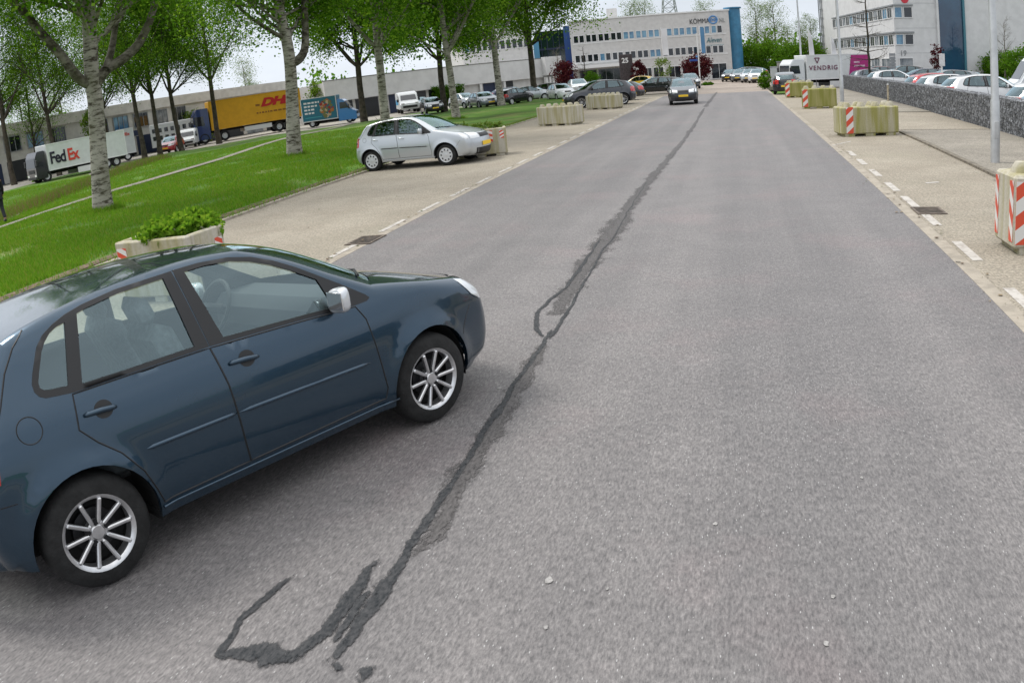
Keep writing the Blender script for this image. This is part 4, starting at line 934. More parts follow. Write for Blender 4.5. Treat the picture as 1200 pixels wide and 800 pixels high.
# office on the right, two fronts meeting at a corner, with a dark blue glass shaft
c0, c1 = hdir(1050, 75)*92, hdir(966, 78)*124; c2 = hdir(1230, 75)*100
rgrp = None
rt = Fac('corner_office', 'white office with ribbon windows turning the corner and dark blue glass shaft', c0, c2, 13, 26, None, -.35)
side = (Vector((c1.x, c1.y, 0))-Vector((c0.x, c0.y, 0))); sL = side.length
class Wing(Fac): pass
wg = Wing.__new__(Wing); e = -side/sL; wg.a = Vector((c1.x, c1.y, -.35)); wg.L = sL; wg.ex = e; wg.n = Vector((e.y, -e.x, 0)); wg.H = 13
rinv = rt.root.rotation_euler.z
def place_wing(o): 
    loc = Matrix.Rotation(-rinv, 3, 'Z') @ (wg.a-rt.a); o.location = loc; o.rotation_euler.z = math.atan2(e.y, e.x)-rinv
lc1 = Matrix.Rotation(-rinv, 3, 'Z') @ (wg.a-rt.a); MB().prism([(0, 0), (rt.L, 0), (rt.L, 40), (lc1.x+9, lc1.y+14), (lc1.x, lc1.y)], 0, 13).build('wall', M['panel_white'], rt.root)
def bare(f, *a_, **kw):          # a window of the wing is a part of the building, its frame and pane one mesh deep
    f_, = [f]; return f_
def wwin(x0, x1, z0, z1, mat, bars=0):
    fw = .08; m = MB()
    for c in (x0, x1): m.box((c, -.04, (z0+z1)/2), (fw, .08, z1-z0+fw))
    for z in (z0, z1): m.box(((x0+x1)/2, -.04, z), (x1-x0-fw, .08, fw))
    for q in range(bars): m.box((x0+(x1-x0)*(q+1)/(bars+1), -.035, (z0+z1)/2), (.05, .06, z1-z0-fw))
    o = m.build('window', M['frame_white'], rt.root); place_wing(o); p = MB().box(((x0+x1)/2, -.012, (z0+z1)/2), (x1-x0-fw*.9, .02, z1-z0-fw*.9)).build('pane', mat, o)
for u_, lo, hi in ((1045, 21.5, 9), (1045, 53, 41)):
    z0, z1 = wg.uv(u_, lo)[1], wg.uv(u_, hi)[1]; n = 15; xs0 = wg.uv(977, 40)[0]
    for i in range(n):
        xa = xs0+i*(sL-xs0-.25)/n; wwin(xa+.05, xa+(sL-xs0-.25)/n*.9, z0, z1, [M['win_dark'], M['win_blind'], M['win_dark'], M['win_blue']][(i*3) % 4], 1)
    o = MB().box(((xs0+sL)/2, -.1, z1+.2), (sL-xs0, .2, .16)).build('head_rail', M['frame_grey'], rt.root); place_wing(o)
    x0 = .1; x1 = rt.uv(1070, 45)[0]; rt.win(x0, x0+(x1-x0)*.42, z0, z1, M['win_blue']); rt.win(x0+(x1-x0)*.52, x1, z0, z1, M['win_dark']); rt.block('head_rail', 0, x1+.1, -.2, 0, z1+.12, z1+.28, M['frame_grey'])
o = MB()
for i in range(9): o.box((.25, -.15, 1.2+i*1.2), (2.0, .12, .08))
for i in range(3): o.box((-.7+i*.95, -.15, 5.7), (.08, .14, 10.8))
o = o.build('stair_glazing', M['frame_grey'], rt.root); place_wing(o)
for i, (u0, u1) in enumerate(((1022, 1032), (1034, 1050))):
    xa, xb = wg.uv(u0, 77)[0], wg.uv(u1, 77)[0]; wwin(xa, xb, .9, 2.4, M['win_blind'], 2)
xa, xb = rt.uv(1054, 77)[0], rt.uv(1070, 77)[0]; rt.win(max(.3, xa), xb, .9, 2.4, M['win_blind'])
xa, xb = rt.uv(1101, 60)[0], rt.uv(1129, 60)[0]; rt.block('glass_shaft', xa, xb, -.05, 0, 0, 12.9, pm('blue_shaft_glass', (.012, .04, .085), .05, spec=.9, col2=(.02, .07, .13), scale=.3)); rt.block('shaft_edge', xb, xb+.25, -.25, -.001, 0, 12.9, pm('teal_edge', (.05, .17, .22), .4)); rt.block('shaft_edge', xa-.25, xa, -.25, -.001, 0, 12.9, M['panel_white'])
for i in range(4): rt.block('panel_joint', .2, xa-.3, -.006, 0, 2.9+i*2.6, 2.93+i*2.6, M['frame_grey'])
x, z = rt.uv(1054.5, 65.5); text('19', 'lettering', .78, M['frame_grey'], rt.root, rt.fr(x, z), .03)
x, z = rt.uv(1060, -.5); MB().lathe([(0, 0), (.42, 0), (.42, .05), (0, .05)], 24, rt.fr(x, z, .0)).build('red_roundel', pm('sign_red', (.55, .03, .05), .4), rt.root)
x, z = rt.uv(1066, 1.2)
for i in range(9): rt.block('letter_stroke', x+.02+i*.33, x+.02+i*.33+.2, -.05, 0, z, z+.42, M['frame_grey']) if False else None
# lattice power pylon far behind
pb = hdir(790, 80)*330; py = thing('power_pylon', 'tall steel lattice power pylon far behind the office roof', 'pylon', (pb.x, pb.y, 0), R(12)); m = MB(); HH = 42
def pw(z): return 4.2*(1-z/HH)+.7
for sx_ in (-1, 1):
    for sy_ in (-1, 1): m.tube([(sx_*pw(z), sy_*pw(z), z) for z in (0, 14, 28, 42)], .16, 5)
zs = [0, 6, 11.5, 16.5, 21, 25, 28.5, 32, 35, 38, 40.5]
for z0, z1 in zip(zs, zs[1:]):
    for s1 in (-1, 1):
        for fl in (-1, 1):
            m.tube([(fl*pw(z0), s1*pw(z0), z0), (-fl*pw(z1), s1*pw(z1), z1)], .10, 4); m.tube([(s1*pw(z0), fl*pw(z0), z0), (s1*pw(z1), -fl*pw(z1), z1)], .10, 4)
    m.tube([(-pw(z1), -pw(z1), z1), (pw(z1), -pw(z1), z1), (pw(z1), pw(z1), z1), (-pw(z1), pw(z1), z1)], .09, 4, closed=True)
m.build('lattice', M['frame_grey'], py)
m = MB()
for z, wd in ((29, 9), (35, 7)): m.tube([(-wd, 0, z), (wd, 0, z)], .16, 5); m.tube([(-wd, 0, z), (0, 0, z+2)], .1, 4); m.tube([(wd, 0, z), (0, 0, z+2)], .1, 4)
m.build('cross_arm', M['frame_grey'], py)

# ------------------------------------------------------------------ stone basket wall along the car park
def gabion_mat():
    m = bpy.data.materials.new('basalt_in_wire'); m.use_nodes = True; t = m.node_tree; b = t.nodes['Principled BSDF']; b.inputs['Roughness'].default_value = .85; L = t.links.new
    tcn = N(t, 'ShaderNodeTexCoord'); v = N(t, 'ShaderNodeTexVoronoi'); v.inputs['Scale'].default_value = 10.5; L(tcn.outputs['Object'], v.inputs[0])
    sp = N(t, 'ShaderNodeSeparateColor'); L(v.outputs['Color'], sp.inputs[0]); r = N(t, 'ShaderNodeValToRGB'); r.color_ramp.elements[0].color = (.095, .10, .11, 1); r.color_ramp.elements[1].color = (.27, .28, .30, 1); L(sp.outputs[0], r.inputs[0])
    d = N(t, 'ShaderNodeTexVoronoi', feature='DISTANCE_TO_EDGE'); d.inputs['Scale'].default_value = 10.5; L(tcn.outputs['Object'], d.inputs[0])
    q = N(t, 'ShaderNodeMapRange'); q.inputs[1].default_value = 0; q.inputs[2].default_value = .09; L(d.outputs[0], q.inputs[0]); x = N(t, 'ShaderNodeMix', data_type='RGBA'); L(q.outputs[0], x.inputs[0]); x.inputs[6].default_value = (.03, .03, .034, 1); L(r.outputs[0], x.inputs[7]); L(x.outputs[2], b.inputs['Base Color'])
    bp = N(t, 'ShaderNodeBump'); bp.inputs['Strength'].default_value = 1; bp.inputs['Distance'].default_value = .06; L(q.outputs[0], bp.inputs['Height']); L(bp.outputs[0], b.inputs['Normal']); return m
gw = thing('gabion_wall', 'long low wall of dark grey stones in wire baskets beside the car park', 'wall', (7.55, 4, 0))
Ly = 57.5; nx = int(Ly/.13); m = MB(); rr_ = random.Random(3); prof = [(0, -.35)]+[(0, .02+i*.118) for i in range(9)]+[(.13, .98), (.27, .98), (.40, .98), (.5, .96), (.5, .6), (.5, -.35)]
for j in range(nx+1):
    for x, z in prof: m.v.append((x+rr_.uniform(-.035, .02), j*.13, z+rr_.uniform(-.02, .02)))
np_ = len(prof)
for j in range(nx):
    for i in range(np_-1): m.f.append((j*np_+i, j*np_+i+1, (j+1)*np_+i+1, (j+1)*np_+i)); m.m.append(0)
m.f += [tuple(range(np_)), tuple(range(nx*np_, (nx+1)*np_))[::-1]]; m.m += [0, 0]
m.build('stone_fill', gabion_mat(), gw)
m = MB()
for i in range(1, 11): m.box((-.045, Ly/2, i*.097), (.004, Ly, .004))
for j in range(int(Ly/.2)): m.box((-.047, j*.2+.05, .49), (.004, .004, .98))
wm_ = m.build('wire_mesh', pm('galvanised_wire', (.16, .165, .17), .5, .6), gw)

# ------------------------------------------------------------------ concrete blocks and planters
M['concrete'] = pm('block_concrete', (.40, .375, .30), .9, col2=(.30, .285, .19), scale=3.5, bump=.3, bscale=45, lo=.38, hi=.62)
def mossy(name, c0, c1):
    m = bpy.data.materials.new(name); m.use_nodes = True; t = m.node_tree; b = t.nodes['Principled BSDF']; b.inputs['Roughness'].default_value = .92; L = t.links.new
    tcn = N(t, 'ShaderNodeTexCoord'); mp_ = N(t, 'ShaderNodeMapping'); mp_.inputs['Scale'].default_value = (7, 7, .55); L(tcn.outputs['Object'], mp_.inputs[0]); n = N(t, 'ShaderNodeTexNoise'); n.inputs['Scale'].default_value = 1; n.inputs['Detail'].default_value = 6; L(mp_.outputs[0], n.inputs[0])
    r = N(t, 'ShaderNodeValToRGB'); r.color_ramp.elements[0].position = .38; r.color_ramp.elements[1].position = .62; r.color_ramp.elements[0].color = (*c0, 1); r.color_ramp.elements[1].color = (*c1, 1); L(n.outputs[0], r.inputs[0])
    n2 = N(t, 'ShaderNodeTexNoise'); n2.inputs['Scale'].default_value = 30; n2.inputs['Detail'].default_value = 4; L(tcn.outputs['Object'], n2.inputs[0]); x = N(t, 'ShaderNodeMix', data_type='RGBA', blend_type='MULTIPLY'); x.inputs[0].default_value = .6; r2 = N(t, 'ShaderNodeMapRange'); r2.inputs[3].default_value = .6; r2.inputs[4].default_value = 1.35; L(n2.outputs[0], r2.inputs[0]); L(r.outputs[0], x.inputs[6]); L(r2.outputs[0], x.inputs[7]); L(x.outputs[2], b.inputs['Base Color'])
    bp = N(t, 'ShaderNodeBump'); bp.inputs['Strength'].default_value = .35; bp.inputs['Distance'].default_value = .01; L(n2.outputs[0], bp.inputs['Height']); L(bp.outputs[0], b.inputs['Normal']); return m
M['moss'] = mossy('mossy_concrete', (.40, .37, .26), (.28, .265, .085)); M['moss_green'] = mossy('green_mossy_concrete', (.33, .305, .13), (.22, .22, .05)); M['moss_pale'] = mossy('pale_mossy_concrete', (.46, .43, .36), (.33, .30, .17))
def stripe_mat(name, k):
    m = bpy.data.materials.new(name); m.use_nodes = True; t = m.node_tree; b = t.nodes['Principled BSDF']; b.inputs['Roughness'].default_value = .35; L = t.links.new
    tcn = N(t, 'ShaderNodeTexCoord'); s = N(t, 'ShaderNodeSeparateXYZ'); L(tcn.outputs['Generated'], s.inputs[0])
    a1 = N(t, 'ShaderNodeMath', operation='MULTIPLY'); a1.inputs[1].default_value = k*.55
    ad0 = N(t, 'ShaderNodeMath', operation='ADD'); L(s.outputs[0], ad0.inputs[0]); L(s.outputs[1], ad0.inputs[1]); L(ad0.outputs[0], a1.inputs[0])
    a2_ = N(t, 'ShaderNodeMath', operation='MULTIPLY'); a2_.inputs[1].default_value = 2.2; L(s.outputs[2], a2_.inputs[0]); ad = N(t, 'ShaderNodeMath', operation='ADD'); L(a1.outputs[0], ad.inputs[0]); L(a2_.outputs[0], ad.inputs[1])
    fr_ = N(t, 'ShaderNodeMath', operation='FRACT'); L(ad.outputs[0], fr_.inputs[0]); g_ = N(t, 'ShaderNodeMath', operation='GREATER_THAN'); g_.inputs[1].default_value = .5; L(fr_.outputs[0], g_.inputs[0])
    x = N(t, 'ShaderNodeMix', data_type='RGBA'); x.inputs[6].default_value = (.66, .65, .63, 1); x.inputs[7].default_value = (.60, .075, .035, 1); L(g_.outputs[0], x.inputs[0]); L(x.outputs[2], b.inputs['Base Color']); return m
M['stripes'] = stripe_mat('red_white_chevrons', 1); M['stripes_b'] = stripe_mat('red_white_chevrons_mirrored', -1)
def block(name, label, c, rz, L=1.6, W=.8, H=.82, mat='moss', stick=(), studs=True, group='concrete blocks on the parking strips', plants=False):
    o = thing(name, label, 'planter' if plants else 'concrete block', c, rz, group); m = MB(); zb = .07
    if plants:
        for yy in (-1, 1): m.box((0, yy*(W/2-.05), (H+zb)/2), (L, .10, H-zb), bev=.02)
        for xx in (-1, 1): m.box((xx*(L/2-.05), 0, (H+zb)/2), (.10, W-.20, H-zb), bev=.018)
        m.box((0, 0, H*.45), (L-.2, W-.2, H*.75), mi=1)
    else: m.box((0, 0, (H+zb)/2), (L, W, H-zb), bev=.03)
    for xx in (-.36, 0, .36): m.box((xx*L, 0, zb/2+.005), (L*.17, W-.05, zb+.01))
    m.build('body', [M[mat], M['soil']], o)
    if studs:
        n = max(1, round(L/.4))
        for i in range(n):
            for j in ((-.5, .5) if W > .7 else (0,)):
                q = MB().lathe([(.125, H-.002), (.115, H+.05), (.075, H+.115), (0, H+.12)], 14, Matrix.Translation((-L/2+L*(i+.5)/n, j*W/2, 0))); q.build('stud', M['moss_pale'], o, True)
    for face, off, wd, z0, z1, mm in stick:
        if face == 'f': q = MB().box((off, -W/2-.004, (z0+z1)/2), (wd, .006, z1-z0))
        else: q = MB().box(((L/2+.004)*(1 if face == 'r' else -1), off, (z0+z1)/2), (.006, wd, z1-z0))
        q.build('chevron_panel', M['stripes' if mm else 'stripes_b'], o)
    return o
def mid(a, b, back): # centre of a block whose front bottom edge runs a -> b
    d = (b-a); n = Vector((-d.y, d.x, 0)).normalized(); return (a+b)/2+n*back, math.atan2(d.y, d.x)
a, b = Vector((2.97, 8.95, 0)), Vector((4.52, 9.0, 0)); c, rz = mid(a, b, .32); block('concrete_block', 'pale stained concrete block with three chevron panels by the nearest lamp post', c, rz, 1.55, .66, .86, 'moss_pale', (('f', -.64, .24, .12, .80, 0), ('l', -.24, .12, .14, .80, 0), ('l', .25, .10, .14, .80, 0)))
for (ua, va, ub, vb, lb, mt, st_, hh_) in ((987, 161, 1054, 158.5, 'mossy block on the right strip nearest the thin wooden post', 'moss', (('f', -.60, .20, .09, .80, 0),), .80), (940, 128, 981, 127, 'yellow green block in front of the second lamp post', 'moss_green', (('f', -.60, .22, .09, .84, 0),), .86), (920, 115, 950, 114.4, 'farthest yellow green block beside the parked black car', 'moss_green', (('f', -.58, .24, .09, .84, 0),), .86)):
    a, b = G(ua, va), G(ub, vb); L_ = (b-a).length; c, rz = mid(a, b, .4); block('concrete_block', lb, c, rz, L_, .8, hh_, mt, st_)
for (ua, va, ub, vb, lb, mt, hh_) in ((630, 148.5, 671, 147, 'pale block with brown streaks between bay and road near the dark car', 'moss_pale', .82), (687, 129, 719, 128, 'block standing right in front of the dark sports utility car', 'moss_pale', .80)):
    a, b = G(ua, va), G(ub, vb); L_ = (b-a).length; c, rz = mid(a, b, .4); block('concrete_block', lb, c, rz, L_, .8, hh_, mt)
# planters: hollow blocks with greenery
def bush(name, label, c, rx, ry, rzv, n, size, leafs, cat='shrub', group=None, stems=6, seed=1, base=0):
    o = thing(name, label, cat, c, 0, group); r = random.Random(seed); T = TreeGen(seed)
    for i in range(stems):
        a = r.uniform(0, 6.28); p = Vector((math.cos(a)*.02, math.sin(a)*.02, 0)); q = Vector((math.cos(a)*rx*r.uniform(.3, .8), math.sin(a)*ry*r.uniform(.3, .8), base+rzv*r.uniform(.7, 1.6))); T.tr.tube([p, p.lerp(q, .5)+Vector((r.uniform(-.1, .1)*rx, 0, .1*rzv)), q], [.02+.01*rx, .015, .006], 5)
    vs = []
    for i in range(max(40, n//60)):
        d = Vector((r.gauss(0, 1), r.gauss(0, 1), r.gauss(0, 1))).normalized()*r.uniform(.35, 1)**.5; T.tips.append((Vector((d.x*rx, d.y*ry, base+rzv+d.z*rzv)), 1))
    link('stems', T.tr.mesh('stems', M['bark_bare'], True), o); link('foliage', T.leaves(n, size, min(rx, ry, rzv)*.22, leafs), o); return o
e1, e2, e3 = G(137, 312), G(218, 305), G(260, 290)
ta, tb, tcn_ = G(133, 285, .8), G(217.6, 277.2, .8), G(257, 262.5, .8); ta.z = tb.z = tcn_.z = 0; PLW = max(.75, min(1.3, (tcn_-tb).length)); PLL = (tb-ta).length; c, rz = mid(ta, tb, PLW/2); block('concrete_planter', 'pale concrete planter overgrown with ivy behind the blue hatchback', c, rz, PLL, PLW, .80, 'moss_pale', (('f', -PLL/2+.12, .16, .40, .72, 1), ('f', PLL/2-.36, .16, .40, .60, 1), ('f', PLL/2-.1, .10, .44, .66, 1), ('r', -PLW/2+.25, .14, .36, .60, 1), ('r', PLW/2-.14, .15, .38, .66, 1)), studs=False, group='concrete planters on the left bays', plants=True)
bush('ivy_bush', 'dense green ivy growing in the planter behind the blue hatchback', Vector((c.x, c.y+.25, .66)), PLL*.50, .62, .15, 4200, .085, LEAF[1:]+[LEAF[1]], 'shrub', None, 8, 4)
a, b = G(544, 187), G(586, 182.5); c2_, rz2 = mid(a, b, .4); block('concrete_planter', 'pale concrete planter in front of the silver hatchback bumper', c2_, rz2, 1.5, .8, .80, 'moss_pale', (('f', .25, .22, .42, .74, 1), ('r', 0, .45, .48, .74, 1), ('f', .62, .12, .5, .72, 0)), studs=False, group='concrete planters on the left bays', plants=True)
bush('weed_bush', 'low yellow green weeds growing out of the planter by the silver hatchback', Vector((c2_.x-.35, c2_.y+.2, .66)), 1.0, .42, .16, 1500, .075, LEAF_SPRING, 'shrub', None, 6, 9)
bush('weed_bush', 'low leafy weeds on the kerb behind the silver hatchback bonnet', Vector((-10.6, 25.2, .05)), .9, .7, .22, 1300, .08, LEAF[1:]+[LEAF_SPRING[1]], 'shrub', None, 6, 10)

# ------------------------------------------------------------------ lamp posts and small street things
M['galv'] = pm('galvanised_steel', (.50, .51, .52), .42, .55, var=.08, scale=3)
def lamp(label, base, H, r0, arm):
    o = thing('lamp_post', label, 'lamp post', base, 0, 'street lamps'); MB().tube([(0, 0, -.1), (0, 0, 1.2), (0, 0, 1.25), (0, 0, H)], [r0, r0, r0*.86, r0*.5], 16).build('pole', M['galv'], o, True)
    MB().box((0, -r0*.98, .65), (.09, .02, .34), bev=.006).build('access_door', M['galv'], o)
    MB().tube([(0, 0, H-.05), (arm*.3, 0, H+.12), (arm, 0, H+.15)], [.04, .035, .03], 8).build('bracket', M['galv'], o, True)
    MB().box((arm*1.15, 0, H+.14), (.62, .26, .11), bev=.04).build('lamp_head', M['frame_grey'], o); return o
p = G(1166, 190.5, .044); lamp('galvanised lamp post on the pavement beside the chevron panelled block', p, 8.2, .095, -1.1)
p = G(987, 121, .044); lamp('lamp post on the pavement between two yellow green blocks and wall', p, 8.2, .095, -1.1)
p = G(940.5, 101.5, .044); lamp('lamp post standing in front of the white lorry cab', p, 8.2, .10, -1.1)
b = G(821, 102); o = thing('street_name_post', 'slim white post with blue street plates near the oncoming car', 'street sign', b); MB().tube([(0, 0, 0), (0, 0, 5.2)], .06, 10).build('pole', M['frame_white'], o, True)
m = MB().box((-.45, 0, 2.62), (.85, .03, .2)).build('street_plate', pm('street_plate_blue', (.02, .07, .32), .4), o); MB().box((-.1, -.08, 2.95), (.5, .03, .16), rz=R(60)).build('street_plate', M['sign_blue'], o)
b = G(1041, 122, .04); o = thing('marker_post', 'short thin pale wooden post against the stone wall', 'post', b); MB().box((0, 0, .40), (.075, .075, .9), bev=.01).build('stake', pm('weathered_wood', (.42, .36, .26), .9, var=.3, scale=12), o); MB().box((0, 0, .875), (.085, .085, .05), bev=.012).build('cap', M['frame_white'], o)
b = G(957, 102.5); o = thing('sign_post', 'thin bare grey post in front of the white lorry body', 'post', b); MB().tube([(0, 0, 0), (0, 0, 2.0)], .03, 8).build('pole', M['galv'], o, True); MB().box((0, -.02, 1.98), (.10, .02, .5)).build('plate_edge', M['galv'], o)
def drain(label, c, rz, L=.5, W=.36):
    o = thing('drain_grate', label, 'drain grate', c, rz, 'road drains'); m = MB()
    for s in (-1, 1): m.box((s*(L/2-.02), 0, .009), (.04, W, .012)); m.box((0, s*(W/2-.02), .0085), (L-.08, .04, .011))
    m.build('rim', pm('cast_iron', (.13, .105, .085), .8, .2, var=.3, scale=12), o); m = MB()
    for i in range(6): m.box((-L/2+.08+i*(L-.16)/5, 0, .0075), (.030, W-.08, .009))
    m.build('bars', bpy.data.materials['cast_iron'], o); MB().box((0, 0, .004), (L-.08, W-.08, .004)).build('gully', M['under'], o)
drain('cast iron road drain at the dashed line near the blue hatchback', G(434, 283)+Vector((-.12, .1, .002)), R(90), .62, .42); c = G(1068, 248); drain('cast iron road drain in the pavers near the chevron panelled block', Vector((2.62, c.y, .002)), R(90), .55, .42)
# banners in front of the office
def banner(label, u, vb, vt, uw, col, D_, name='banner_flag', feather=False):
    q = hdir(u, vb)*D_; base = Vector((q.x, q.y, 0)); top = atd(u, vt, D_).z; bot = atd(u, vb, D_).z; wd = uw*D_/CF
    o = thing(name, label, 'flag', base, k.root.rotation_euler.z); MB().tube([(0, 0, 0), (0, 0, top+.15)], .05, 8).build('pole', M['frame_white'], o, True); m = MB(); n = 8
    for i in range(n+1):
        t = i/n; z = bot+(top-bot)*t; x = wd*(1 if not feather else (1-.75*t**2)); y = .10*math.sin(t*5)
        m.v += [(.05, y, z), (.05+x, y+.06*math.sin(t*7+1), z), (.05, y+.012, z), (.05+x, y+.012+.06*math.sin(t*7+1), z)]
    for i in range(n):
        a_ = 4*i; c_ = a_+4; m.f += [(a_, a_+1, c_+1, c_), (a_+2, c_+2, c_+3, a_+3), (a_, c_, c_+2, a_+2), (a_+1, a_+3, c_+3, c_+1)]; m.m += [0]*4
    m.build('cloth', col, o, True); return o
banner('tall white banner flag before the office window bands', 777, 65, 34, 6, pm('white_cloth', (.68, .68, .70), .8), 108)
banner('tall blue banner flag near the teal script on the office', 822, 63, 33, 4.5, pm('blue_cloth', (.10, .24, .42), .8), 106)
banner('white feather flag above the white lorry', 949, 66, 37, 5, pm('white_cloth_b', (.68, .68, .70), .8), 80, 'feather_flag', True)
banner('white feather flag by the stair glazing of the corner office', 975, 66, 45, 5, bpy.data.materials['white_cloth_b'], 78, 'feather_flag', True)
q = hdir(1104, 90)*52; o = thing('parking_sign', 'small grey car park sign on a pale post behind the parked cars', 'sign', (q.x, q.y, -.10), rt.root.rotation_euler.z); zt = atd(1104, 63, 52).z+.10; MB().tube([(0, 0, 0), (0, 0, zt)], .05, 8).build('pole', M['frame_white'], o, True); MB().box((0, -.06, zt-.38), (.36, .03, .72), bev=.01).build('panel', pm('sign_grey', (.60, .60, .60), .6, var=.12, scale=8), o)
q = hdir(1046, 80)*66; o = thing('info_sign', 'grey louvred information sign before the corner office', 'sign', (q.x, q.y, -.10), rt.root.rotation_euler.z); zt = atd(1046, 62, 66).z+.10; MB().tube([(-.2, 0, 0), (-.2, 0, zt)], .03, 8).tube([(.2, 0, 0), (.2, 0, zt)], .03, 8).build('posts', M['galv'], o); m = MB()
for i in range(5): m.box((0, -.05, zt-.15-i*.24), (.5, .03, .2), bev=.006)
m.build('panels', M['frame_grey'], o)
# cabinet by the far bushes
q = G(908, 101); o = thing('utility_cabinet', 'pale grey utility cabinet left of the lorry cab', 'cabinet', q, R(-4)); hh_ = atd(908, 79, math.hypot(q.x, q.y)).z; MB().box((0, 0, hh_/2), (.62, .5, hh_), bev=.02).build('housing', pm('cabinet_grey', (.46, .48, .49), .6), o); MB().box((0, -.255, hh_/2), (.54, .015, hh_*.86), bev=.006).build('door', bpy.data.materials['cabinet_grey'], o); MB().box((0, 0, hh_+.03), (.7, .58, .06), bev=.02).build('lid', M['frame_grey'], o)
# container behind the lorry cab
q = hdir(920, 85)*74; o = thing('site_container', 'weathered grey container standing behind the lorry cab', 'container', (q.x, q.y, -.3), R(-14)); MB().box((0, 1.2, 1.15), (1.35, 2.4, 2.3), bev=.03).build('shell', pm('container_grey', (.33, .31, .28), .7, var=.2, scale=4), o); m = MB()
for i in range(8): m.box((-.6+i*.17, -.02, 1.15), (.05, .04, 2.0))
m.build('ribs', bpy.data.materials['container_grey'], o); MB().box((0, 1.2, 2.34), (1.45, 2.5, .07)).build('roof_rim', M['frame_grey'], o)
# ------------------------------------------------------------------ cars
PB = M['paint_blue']; PS = paint('silver_car_paint', (.50, .53, .56), .5, .3); PBK = paint('black_car_paint', (.008, .009, .011), .2, .25); PAN = paint('anthracite_car_paint', (.03, .034, .042), .5, .28); PW = paint('white_car_paint', (.66, .67, .68), 0, .3)
PG = paint('grey_car_paint', (.20, .22, .24), .5, .3); PR = paint('red_car_paint', (.42, .02, .03), .15, .3); PDR = paint('dark_red_car_paint', (.10, .010, .02), .3, .3); PNV = paint('navy_car_paint', (.012, .02, .06), .4, .3); PY = paint('yellow_car_paint', (.62, .42, .03), 0, .35)
blue = car('hatch', 'dark blue five door hatchback with ten spoke alloy wheels on the road', (-3.712, 2.819, 0), R(64.82), PB, name='blue_hatchback', mirror=M['mirror_shell'], steer=R(-2))
for o_ in blue.children:                      # the body leans a little on its springs, away from the crown of the road
    if not o_.name.startswith('wheel'):
        o_.matrix_local = Matrix.Translation((0, -.82, .25)) @ Matrix.Rotation(R(-3.2), 4, 'X') @ Matrix.Translation((0, .82, -.25))
WCAP = None
t_, r_, d_ = wheel_meshes(.295, 'cap'); WCAP = r_
a, b = G(436, 201), G(525, 194); hd = math.atan2(b.y-a.y, b.x-a.x); nrm = Vector((math.cos(hd+math.pi/2), math.sin(hd+math.pi/2), 0)); dx = Vector((math.cos(hd), math.sin(hd), 0))
o0 = (a+b)/2-dx*1.235+nrm*.74
silver = car('hatch', 'silver five door hatchback parked across the paved bay by the lawn', o0, hd, PS, name='silver_hatchback', rims=WCAP, mould=M['black_plastic'], mirror=PS, recess=PS)
for o_ in silver.children_recursive:
    if o_.name.startswith(('window_pane', 'rear_window')): o_.material_slots[0].link = 'OBJECT'; o_.material_slots[0].material = M['mid_glass']
GP = 'cars parked at the far left'; GR = 'cars parked behind the stone wall'
def put(kind, label, base, hd, pnt, group, z=0.0, name='parked_car', back=0.0, scale=1.0):   # base: the point of the ground under the middle of the car
    b_ = car_kit(kind)[0]; d = Vector((math.cos(hd), math.sin(hd), 0)); c = Vector((base.x, base.y, z))-d*((b_.xr+b_.xf)/2*scale); o = car(kind, label, c, hd, pnt, name, group); o.scale = (scale,)*3; return o
def side_of(a_, b_): d = b_-a_; n = Vector((-d.y, d.x, 0)).normalized(); return (a_+b_)/2, math.atan2(d.y, d.x), n
r_, f_ = G(735, 122.5), G(678, 127.5); c, hd, n = side_of(r_, f_); put('suv', 'dark sports utility car parked across the bay behind a concrete block', c-n*.80, hd, PAN, GP, scale=.99)
q = G(748, 118.5); put('estate', 'black estate car just beyond the dark sports utility car', q+Vector((-2.4, 2.0, 0)), hd+.06, PBK, GP)
q = G(776, 111); put('saloon', 'black car with pale door parked behind the oncoming car', Vector((q.x-.6, q.y+2, 0)), R(172), PBK, GP)
q = G(799, 123); put('small', 'dark grey small car driving towards the camera on the road', Vector((q.x, q.y+1.7, 0)), R(-86), PAN, None, name='oncoming_car')
q = G(812, 105); put('hatch_far', 'black car parked nose out directly behind the oncoming car', Vector((q.x-.4, q.y+3, 0)), R(-80), PBK, GP)
q = G(757, 108); put('small', 'yellow car mostly hidden beyond the black estate car', Vector((q.x-1.5, q.y+8, 0)), R(170), PY, GP)
for u, v, kd, hd_, pn, lb in ((676, 112, 'suv', -70, PW, 'white sports utility car facing out behind the dark one'), (684, 107, 'hatch_far', -75, PS, 'pale car beyond the white sports utility car'), (655, 118, 'hatch_far', -60, PW, 'white car partly hidden behind the streaked concrete block'), (645, 112, 'estate', 10, PBK, 'black estate car under the purple leaved shrub'), (663, 106, 'hatch_far', -80, PNV, 'navy car below the purple leaved shrub'),
    (600, 123, 'hatch_far', 62, PBK, 'black hatchback just right of the pale forked trunk'), (620, 119, 'hatch_far', 20, PS, 'pale grey car behind the black hatchback by the hall'), (563, 127, 'saloon', -55, PG, 'grey saloon facing the lawn by the hall hedge'), (541, 128, 'hatch_far', -40, PS, 'silver car between two trunks beside the grey saloon'),
    (502, 134, 'hatch_far', -60, PBK, 'black hatchback parked nose to the lawn next to the van'), (489, 130, 'estate', -40, PG, 'grey estate car behind the black hatchback near the van'), (598, 117, 'saloon', 5, PNV, 'dark blue saloon at the hall wall')):
    q = G(u, v); put(kd, lb, q+Vector((0, 1.0, 0)), R(hd_), pn, GP)
